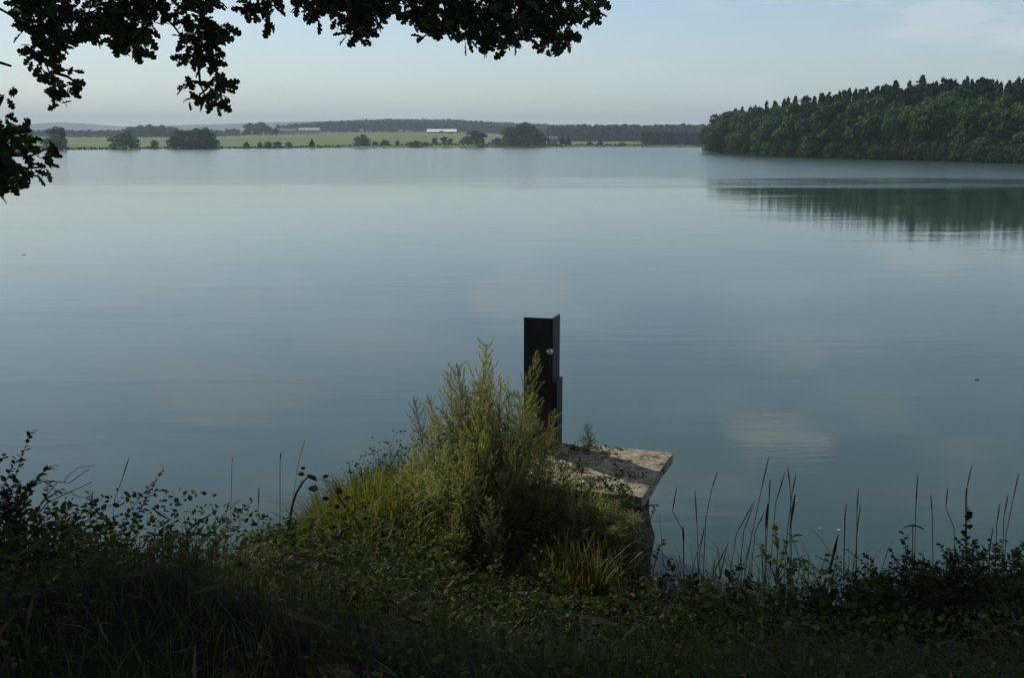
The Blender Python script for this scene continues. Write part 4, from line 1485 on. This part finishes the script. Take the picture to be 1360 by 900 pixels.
shrub('leafy_shrub', 'lighter green shrub with broad leaves among the reeds', b,
      [px_shoot((1030, 770), (1020, 740), (1008, 722), 6.2), px_shoot((1030, 770), (1035, 730), (1030, 706), 6.2), px_shoot((1030, 770), (1045, 720), (1052, 712), 6.2),
       px_shoot((1035, 770), (1060, 735), (1095, 765), 6.1), px_shoot((1030, 770), (1050, 730), (1075, 745), 6.1)] + rand_shoots(b[0], 6.25, 16, .5, .2), 0.065, 0.03, 'mugwort_leaf')
b = base_at(1283, 6.3)
shrub('loosestrife_plant', 'upright plant with paired leaves climbing the pale reed stem', b,
      [px_shoot((1284, 790), (1284, 740), (1283, 677), 6.3), px_shoot((1270, 790), (1270, 760), (1262, 735), 6.3)], 0.045, 0.014, cat='plant')


# ---- reeds and seed-headed grasses
def reed(pts_px, Y, head_n, label, group, pale_from=None, rad=.0024, headr=.0038, cat='reed'):
    """pts from tip to foot in picture points; the first head_n segments are the seed head"""
    foot = at(*pts_px[-1], Y)
    t = empty('reed_stalk', (foot.x, Y, foot.z), label, cat, group)
    P = [at(*q, Y + 0.02 * i) - Vector(t.location) for i, q in enumerate(pts_px)]
    hp = P[:head_n + 1]
    mb = MB()
    fine = []
    for a, b_ in zip(hp[:-1], hp[1:]):
        fine += [a.lerp(b_, k_ / 5) for k_ in range(5)]
    fine.append(hp[-1])
    nf = len(fine)
    mb.tube(fine, [max(.0012, headr * math.sin(math.pi * (0.06 + .88 * i / (nf - 1))) ** .6 * random.uniform(.8, 1.15)) for i in range(nf)], 6)
    mb.build('seed_head', M['reed_head'], t)
    sp__ = P[head_n:]
    mb = MB()
    if len(sp__) > 1:
        mb.tube(sp__, rad, 5)
        mb.build('stem', M['dry'] if pale_from else M['reed'], t)
    return t


G1 = 'dark seed-headed grass stalks along the right water edge'
L1 = 'slender dark seed-headed stalk standing at the water edge on the right'
reed([(899, 645), (893, 678), (901, 693), (907, 705), (909, 790)], 6.3, 1, 'kinked dark stalk nearest the concrete slab', None)
reed([(907, 698), (908, 720), (909, 790)], 6.2, 1, 'thick dark upright stalk beside the kinked one', None, headr=.007)
for pts_, Y in (([(923, 651), (926, 700), (928, 790)], 6.3), ([(953, 626), (945, 650), (937, 690), (933, 790)], 6.4), ([(935, 700), (929, 735), (926, 790)], 6.2),
                ([(1021, 606), (1010, 655), (992, 740), (985, 790)], 6.4), ([(1002, 665), (978, 708), (965, 790)], 6.3), ([(1000, 672), (988, 704), (978, 790)], 6.35),
                ([(1023, 636), (1021, 668), (1014, 790)], 6.4), ([(1046, 620), (1050, 650), (1052, 790)], 6.4), ([(1057, 630), (1052, 655), (1046, 700), (1040, 790)], 6.45),
                ([(1015, 680), (1003, 705), (994, 790)], 6.3), ([(998, 712), (990, 752), (985, 800)], 6.2), ([(1043, 625), (1030, 668), (1020, 790)], 6.5),
                ([(1219, 627), (1216, 676), (1214, 790)], 6.4), ([(1259, 646), (1256, 674), (1267, 700), (1270, 790)], 6.4), ([(1353, 628), (1345, 665), (1336, 710), (1332, 790)], 6.4),
                ([(1339, 655), (1333, 688), (1330, 790)], 6.4), ([(1328, 668), (1324, 694), (1320, 790)], 6.4), ([(1140, 648), (1138, 682), (1137, 790)], 6.4),
                ([(1236, 655), (1238, 680), (1240, 790)], 6.5), ([(968, 720), (940, 775), (930, 800)], 6.1)):
    reed(pts_, Y, 1, L1, G1)
reed([(1020, 668), (1017, 702), (1016, 790)], 6.3, 1, 'stoutest dark seed head, standing in the reed group beside the lighter shrub', None, headr=.0085)
reed([(1056, 656), (1049, 702), (1050, 790)], 6.3, 1, 'thick dark stalk at the right side of the reed group', None, headr=.009)
reed([(1113, 710), (1102, 757), (1098, 800)], 6.1, 1, 'short thick dark stalk alone right of the reed group', None, headr=.009)
reed([(1291, 617), (1284, 648), (1283, 660), (1283, 712), (1284, 790)], 6.3, 1, 'stalk with a dark head and a pale straw stem near the right edge', None, 1, rad=.007)
for pts_, lb in (([(1124, 668), (1122, 688), (1120, 790)], 'short pale straw left of the dark stalk over open water'), ([(1143, 670), (1138, 705), (1136, 790)], 'pale straw crossing the dark stalk over open water'),
                 ([(1319, 700), (1314, 728), (1312, 790)], 'pale straw near the right edge of the bank')):
    t = empty('straw', at(*pts_[-1], 6.3), lb, 'straw')
    mb = MB(); P = [at(*q, 6.3) - Vector(t.location) for q in pts_]
    mb.tube(P[:2], [.003, .006], 5); mb.build('blade', M['dry'], t)
    mb = MB(); mb.tube(P[1:], [.004, .003], 5); mb.build('stem', M['reed'], t)
# a leaf bent over like an arch
t = empty('bent_reed', at(1212, 790, 6.3), 'reed blade bent over into a flat arch above the right shrubs', 'reed')
mb = MB(); mb.tube([at(*q, 6.3) - Vector(t.location) for q in ((1199, 701), (1207, 698), (1213, 697), (1221, 699), (1228, 703))], [.002, .004, .006, .005, .002], 5)
mb.build('blade', M['reed_head'], t)
mb = MB(); mb.tube([at(*q, 6.3) - Vector(t.location) for q in ((1212, 697), (1212, 790))], .003, 5); mb.build('stem', M['reed'], t)
# grasses over the left bank
for pts_, Y, lb in (([(172, 606), (162, 636), (152, 664), (146, 740)], 6.5, 'tall wispy grass stalk over the water left of the arching shoot'),
                    ([(373, 600), (372, 612), (372, 720)], 6.5, 'fine dark grass head over the water left of the bramble shoot'),
                    ([(344, 646), (343, 670), (342, 740)], 6.3, 'short dark grass head near the low left shrub'),
                    ([(464, 615), (466, 640), (470, 720)], 6.7, 'fine dark grass head at the left side of the thicket'),
                    ([(512, 615), (515, 632), (520, 700)], 6.8, 'fine dark grass head touching the thicket'),
                    ([(480, 622), (482, 645), (486, 720)], 6.7, 'fine grass head between two others left of the thicket'),
                    ([(123, 650), (120, 690), (118, 740)], 6.3, 'fine upright grass between the left shrubs')):
    reed(pts_, Y, 1, lb, None, rad=.002, headr=.004, cat='grass')
for pts_, lb in (([(405, 583), (397, 610), (380, 720)], 'pale feathery grass head over the water'), ([(309, 606), (308, 616), (306, 720)], 'tiny pale grass head over the water to the left')):
    t = reed(pts_, 6.6, 1, lb, None, rad=.0016, headr=.0045, cat='grass')
    for ch in t.children:
        if ch.name.startswith('seed_head'):
            ch.data.materials[0] = M['mugwort']

# bare dead twigs in the left shrub
t = empty('dead_twig', base_at(60, 6.2), 'bare forked dead twigs poking out of the left shrub', 'twig')
inv = Vector(t.location)
for pts_, r0 in (([(20, 665), (40, 645), (62, 638), (92, 641)], .005), ([(40, 690), (60, 660), (76, 640)], .004), ([(45, 690), (62, 668), (88, 655), (122, 640)], .0045),
                 ([(92, 641), (105, 632), (118, 622)], .003), ([(85, 640), (90, 632), (105, 620), (126, 618)], .0025), ([(93, 652), (105, 660), (116, 660)], .0025),
                 ([(62, 638), (72, 650), (100, 658)], .002)):
    mb = MB()
    mb.tube([at(*q, 6.2) - inv for q in pts_], [r0 * (1 - .2 * i) for i in range(len(pts_))], 5)
    mb.build('twig', M['twig'], t)
# pale dry stalks in the dark foreground
for i, (segs, lb) in enumerate((
        ([[(311, 810), (335, 840), (352, 862)], [(332, 838), (330, 852)], [(342, 852), (336, 865)], [(347, 872), (350, 890)]], 'pale broken dry stalk lying in the dark grass'),
        ([[(382, 872), (374, 890)], [(360, 858), (358, 872)]], 'short dry stalk right of the broken one'),
        ([[(428, 875), (420, 900)]], 'dry stalk at the bottom edge of the dark grass'),
        ([[(448, 886), (460, 880), (474, 877)]], 'flat pale straw at the bottom of the dark grass'),
        ([[(768, 737), (778, 736), (787, 742)]], 'white bent straw on the bank below the slab'),
        ([[(834, 735), (828, 752)]], 'fine upright straw at the side of the concrete block'),
        ([[(650, 645), (638, 655), (630, 663)]], 'pale dead stem low in the mugwort thicket'))):
    Y = (3.4, 3.3, 3.1, 3.1, 6.0, 6.2, 6.6)[i]
    q = at(*segs[0][0], Y)
    t = empty('dry_stalk', (q.x, q.y, q.z), lb, 'stalk')
    mb = MB()
    for sgm in segs:
        mb.tube([at(*p_, Y + .02 * k_) - q for k_, p_ in enumerate(sgm)], [.0045 * (Y / 4.5)] * len(sgm), 5)
    mb.build('stem', M['dry'], t)
# the yellow flower
q = at(937, 846, 4.9)
t = empty('yellow_flower', (q.x, q.y, gz(q.x, q.y)), 'single yellow flower in the dark growth of the right bank', 'flower')
zf = q.z - gz(q.x, q.y)
mb = MB(); mb.tube([(0, 0, 0), (0.01, 0, zf * .5), (0, 0, zf)], .002, 5); mb.build('stem', M['stem'], t)
pm = with_mat(np_mesh('petal', *tpl_ovate(.36, .05, .1)), M['yellow'])
for k_ in range(6):
    o = bpy.data.objects.new('petal', pm); COL.objects.link(o); o.parent = t
    o.location = (0, 0, zf); o.scale = (.02, .02, .02)
    o.rotation_euler = (R(55), 0, 0)
    o.rotation_euler = (Matrix.Rotation(R(40), 4, 'X') @ Matrix.Rotation(k_ * 1.047, 4, 'Z')).to_euler()
# specks drifting on the water
for i, (px, py, lb) in enumerate(((30, 338, 'tiny dark leaf afloat near the left edge of the water'), (1295, 503, 'tiny dark leaf afloat on the right half of the water'), (1058, 664, 'tiny pale leaf afloat among the reeds'),
                                  (1087, 700, 'pale speck afloat right of the reed group'), (1112, 702, 'pale flat speck afloat beside another'))):
    q = onz(px, py, 0.004)
    o = link('floating_leaf', np_mesh('floating_leaf', *tpl_ovate(.4, .05, .02)), M['dry'] if i > 1 else M['reed_head'])
    o.location = q
    s_ = q.y * (0.006 if i < 2 else .005)
    o.scale = (s_, s_, s_)
    o.rotation_euler = (0, 0, random.uniform(0, 6))
    tag(o, lb, 'leaf')

# ------------------------------------------------------------------ the oak overhead
oak = empty('oak_tree', (-5.6, 0.6, gz(-5.6, 0.6)), 'oak whose leafy boughs hang dark across the top left of the view', 'tree')
inv = Vector(oak.location)
mb = MB()
mb.tube([(0, 0, -.2), (0.05, 0.0, 1.0), (0.1, .1, 2.6), (0.3, .2, 4.2), (0.6, .5, 6.0), (0.9, .9, 8.5)], [.55, .40, .34, .29, .22, .10], 14)
mb.build('trunk', M['bark'], oak, True)
limbs = [((-5.4, .8, 5.2), (-3.8, 2.4, 5.9), (-2.2, 4.4, 5.6), .15), ((-5.3, .8, 5.6), (-3.0, 2.2, 6.8), (-0.4, 4.6, 5.9), .14), ((-5.2, 1.0, 6.4), (-5.2, 3.2, 6.9), (-4.4, 6.2, 5.6), .13),
         ((-5.4, .7, 4.6), (-5.6, 2.8, 5.0), (-4.4, 5.2, 4.1), .11), ((-4.6, 5.0, 4.25), (-3.6, 5.1, 3.85), (-2.72, 4.96, 3.40), .02), ((-5.0, 1.1, 7.2), (-2.6, 1.4, 8.4), (0.2, 2.4, 7.6), .11), ((-5.0, 1.1, 7.4), (-6.5, 2.5, 8.6), (-8.0, 4.6, 8.0), .12),
         ((-5.4, .8, 5.4), (-6.8, 5.0, 6.6), (-7.5, 10.0, 6.2), .13), ((-5.0, 1.1, 7.0), (-3.6, 5.2, 8.0), (-1.8, 10.0, 7.2), .13), ((-5.0, 1.1, 7.8), (-4.4, 3.0, 9.6), (-3.4, 5.4, 9.4), .1), ((-5.3, .3, 5.4), (-3.0, -1.6, 6.6), (0.4, -3.6, 6.6), .14), ((-5.5, .5, 5.5), (-7.5, -.6, 6.8), (-9.4, -1.6, 7.2), .13)]
for a, b_, c_, r_ in limbs:
    mb = MB()
    cv = bez(Vector(a) - inv, Vector(b_) - inv, Vector(c_) - inv, 9)
    mb.tube(cv, [r_ * (1 - .092 * i) + .008 for i in range(10)], 8)
    mb.build('branch', M['bark'], oak, True)

# hanging sprays in view: picture blobs (px, py, radius, leaves) at a distance
sprays_single = [  # every leaf of these is an object
    [(48, 78, 9), (58, 88, 9), (66, 98, 9), (80, 108, 10), (74, 122, 8), (76, 137, 7), (92, 95, 7), (101, 112, 8), (88, 118, 7), (42, 66, 8)],
    [(285, 92, 9), (292, 103, 9), (298, 116, 8), (290, 128, 9), (288, 140, 6), (272, 128, 9), (252, 118, 7), (257, 134, 8), (248, 108, 6), (281, 118, 8)],
    [(6, 130, 7), (2, 158, 8), (14, 176, 11), (34, 184, 9), (8, 196, 14), (60, 194, 9), (67, 211, 9), (55, 221, 10), (40, 231, 9), (20, 228, 10), (7, 245, 9), (27, 240, 7), (36, 204, 9), (4, 218, 8)],
    [(330, 12, 12), (345, 20, 11), (353, 30, 6), (362, 8, 10), (325, 24, 6)],
    [(398, 8, 6), (422, 24, 6), (461, 48, 7), (483, 54, 6), (564, 48, 6), (590, 46, 7), (647, 63, 7), (678, 66, 7), (729, 66, 6), (746, 62, 6), (760, 54, 6), (784, 28, 7), (790, 12, 8), (621, 52, 7), (704, 52, 7)],
    [(168, 72, 5), (150, 58, 8), (188, 58, 8), (112, 52, 7), (128, 48, 7)],
]
leaf_me = [with_mat(np_mesh('leaf', *tp), M['oak_leaf']) for tp in OAK]
counts = [4, 4, 5, 4, 4, 3]
nsingle = 0
for gi, grp in enumerate(sprays_single):
    Y0 = (5.2, 5.4, 4.9, 5.6, 5.8, 5.3)[gi]
    for (px, py, rad) in grp:
        for k_ in range(counts[gi]):
            if nsingle >= 300: break
            a = random.uniform(0, 6.28); q = rad * math.sqrt(random.random())
            p_ = at(px + q * math.cos(a), py + q * math.sin(a) - 4, Y0 + random.gauss(0, .18))
            d = Vector((random.gauss(0, .75), random.gauss(0, .6), random.uniform(-1.0, .25)))
            nrm = rand_dirs(1)[0] * .9 + np.array([0, -.55, .45])
            fm_ = frames(np.array([tuple(d)]), np.array([nrm]))[0]
            o = bpy.data.objects.new('leaf', leaf_me[random.randrange(6)])
            COL.objects.link(o); o.parent = oak
            s_ = random.uniform(.055, .092)
            o.matrix_local = Matrix.Translation(p_ - inv) @ Matrix([[*fm_[0], 0], [*fm_[1], 0], [*fm_[2], 0], [0, 0, 0, 1]]) @ Matrix.Scale(s_, 4)
            nsingle += 1

# dense sprays in view
polyC = [(392, -60), (393, 6), (422, 22), (440, 12), (452, 40), (468, 50), (486, 52), (497, 42), (510, 26), (524, 16), (545, 30), (562, 45), (575, 32), (590, 46), (604, 40), (622, 54), (636, 48), (648, 64),
         (664, 56), (678, 66), (692, 44), (706, 52), (718, 50), (729, 68), (746, 64), (759, 54), (752, 30), (762, 22), (782, 30), (794, 14), (790, -60)]
polyA = [(22, -60), (22, 30), (30, 48), (45, 62), (60, 70), (82, 70), (92, 58), (108, 46), (120, 55), (136, 46), (150, 60), (178, 70), (194, 60), (200, 34), (222, 28), (238, 12), (262, 8), (284, 6), (284, -60)]
polyB = [(240, 22), (262, 18), (280, 26), (298, 36), (297, 52), (284, 58), (292, 76), (276, 88), (262, 82), (244, 86), (242, 70), (250, 62), (238, 44)]
polyD = [(-40, 176), (8, 172), (24, 178), (36, 190), (30, 206), (14, 212), (34, 222), (20, 236), (8, 250), (-40, 262)]
polyF = [(30, 60), (62, 70), (84, 100), (86, 128), (72, 140), (60, 104), (44, 84)]
polyG = [(276, 84), (300, 96), (304, 122), (294, 142), (282, 138), (284, 112)]
polyE = [(322, -40), (324, 10), (340, 24), (356, 20), (368, -40)]


def in_poly(px, py, poly):
    c = np.zeros(px.shape, dtype=bool)
    n_ = len(poly)
    for i in range(n_):
        ax, ay = poly[i]; bx_, by_ = poly[(i + 1) % n_]
        k_ = (ay > py) != (by_ > py)
        xi = ax + (py - ay) * (bx_ - ax) / ((by_ - ay) if by_ != ay else 1e-9)
        c ^= k_ & (px < xi)
    return c


P_, allP = [], []
for poly, dens, Yr in ((polyC, 0.062, (4.9, 6.6)), (polyA, 0.050, (4.7, 6.2)), (polyB, 0.05, (5.2, 5.8)), (polyD, 0.045, (4.6, 5.3)), (polyE, .05, (5.4, 6.0)), (polyF, .018, (5.1, 5.5)), (polyG, .03, (5.2, 5.6))):
    xs = [q[0] for q in poly]; ys = [q[1] for q in poly]
    area = (max(xs) - min(xs)) * (max(ys) - min(ys))
    n = int(area * dens)
    px = rng.uniform(min(xs), max(xs), n); py = rng.uniform(min(ys), max(ys), n)
    k_ = in_poly(px, py, poly)
    # gaps: leaves gather in clusters
    k_ &= vnoise(px / 17.0, py / 17.0, 31) > (0.17 if poly is polyC else 0.24)
    for a, b_ in zip(px[k_], py[k_]):
        P_.append(tuple(at(a, b_ - 3, rng.uniform(*Yr)) - inv))
P_ = np.array(P_)
n = len(P_)
dd = rng.normal(size=(n, 3)) * np.array([.75, .6, .5]) + np.array([0, 0, -.35])
nn = rand_dirs(n) * .9 + np.array([0, -.55, .45])
V1, F1 = scatter(OAK, P_, frames(dd, nn), rng.uniform(.055, .095, n))
o = link('leaves', np_mesh('leaves', V1, F1), M['oak_leaf'], oak)
o['kind'] = 'stuff'

# the crown above and beside the view, plus unseen lobes added for shade
clumps = []
def clump_field(n, cx, cy, cz, rx, ry, rz_):
    d = rand_dirs(n) * (rng.random((n, 1)) ** 0.4)
    return d * np.array([rx, ry, rz_]) + np.array([cx, cy, cz])
C_ = np.concatenate([clump_field(330, -3.8, 3.6, 7.4, 5.2, 4.2, 2.9), clump_field(130, -6.4, 6.2, 6.2, 2.2, 1.8, 1.8), clump_field(60, -7.5, 10.0, 6.2, 1.2, 1.3, 1.4), clump_field(90, -1.0, 7.2, 6.5, 2.6, 1.2, .8), clump_field(26, -4.2, 5.0, 4.1, .9, .7, .4), clump_field(70, -1.9, 10.2, 7.2, 1.4, 1.2, .6), clump_field(60, -1.0, 5.0, 6.2, 2.6, 2.6, 1.2),
                     clump_field(40, -8.5, 1.0, 7.0, 2.5, 3.0, 2.4), clump_field(170, -1.5, -3.2, 7.0, 6.0, 3.6, 3.0)])  # last lobe added behind the camera to block sky light
PC = (C_[:, None, :] + rng.normal(size=(len(C_), 110, 3)) * np.array([.42, .42, .24])).reshape(-1, 3)
px, py, dep = project(PC)
k_ = (PC[:, 2] > 3.2) & ~((dep > 0.2) & (py > -26) & (px > -40) & (px < 1400)) & ~((dep > .2) & (px > 300) & (px < 1400) & (py > -60))
PC = PC[k_]
n = len(PC)
dd = rng.normal(size=(n, 3)) * np.array([.8, .8, .4]) + np.array([0, 0, -.3])
nn = rand_dirs(n) * .7 + np.array([0, 0, 1.0])
V2, F2 = scatter([tpl_ovate(.36, .05, .12), tpl_ovate(.30, .1, .2)], PC - np.array(inv), frames(dd, nn), rng.uniform(.10, .17, n))
o = link('leaves', np_mesh('leaves', V2, F2), M['oak_leaf'], oak)
o['kind'] = 'stuff'
# twigs that carry the sprays
tw = [[(200, -60), (214, 18), (232, 36), (243, 52), (258, 76)], [(262, 70), (264, 92), (266, 112), (272, 126)], [(280, 60), (288, 96), (294, 128)], [(95, -60), (80, 20), (56, 70), (66, 98), (76, 136)],
      [(70, 96), (90, 102), (104, 112)], [(-60, 40), (-10, 6), (24, 26)], [(-60, 190), (0, 212), (30, 224), (58, 222)], [(-40, 200), (10, 206), (40, 208), (66, 196)], [(0, 212), (12, 232), (4, 252)],
      [(-40, 150), (-6, 150), (4, 130)], [(-12, 82), (2, 84), (15, 88)], [(340, -60), (342, 0), (350, 26)], [(150, -60), (150, 0), (166, 60)], [(480, -80), (470, 10), (462, 46)], [(600, -80), (592, 0), (588, 44)],
      [(680, -80), (660, 10), (648, 62)], [(740, -80), (730, 10), (728, 64)], [(780, -70), (788, 0), (786, 26)]]
for k_, pts_ in enumerate(tw):
    Y = 5.3 if k_ < 13 else 5.8
    if 5 <= k_ <= 10: Y = 4.95
    mb = MB()
    mb.tube([at(*q, Y + (.12 if i == 0 else 0)) - inv for i, q in enumerate(pts_)], [max(.003, .009 - .0017 * i) for i in range(len(pts_))], 5)
    mb.build('twig', M['bark'], oak)

# ------------------------------------------------------------------ haze over the whole landscape
hb = MB()
hb.box(-6900, 6900, -6900, 6900, -4.0, 160)
m, nt, out = mat('haze')
pv = nd(nt, 'ShaderNodeVolumePrincipled')
pv.inputs['Color'].default_value = (0.78, 0.93, 1.0, 1)
pv.inputs['Density'].default_value = 0.00027
pv.inputs['Anisotropy'].default_value = 0.0
nt.links.new(pv.outputs[0], out.inputs['Volume'])
tag(hb.build('haze', m), 'thin blue haze in the air over the pond', kind='stuff')
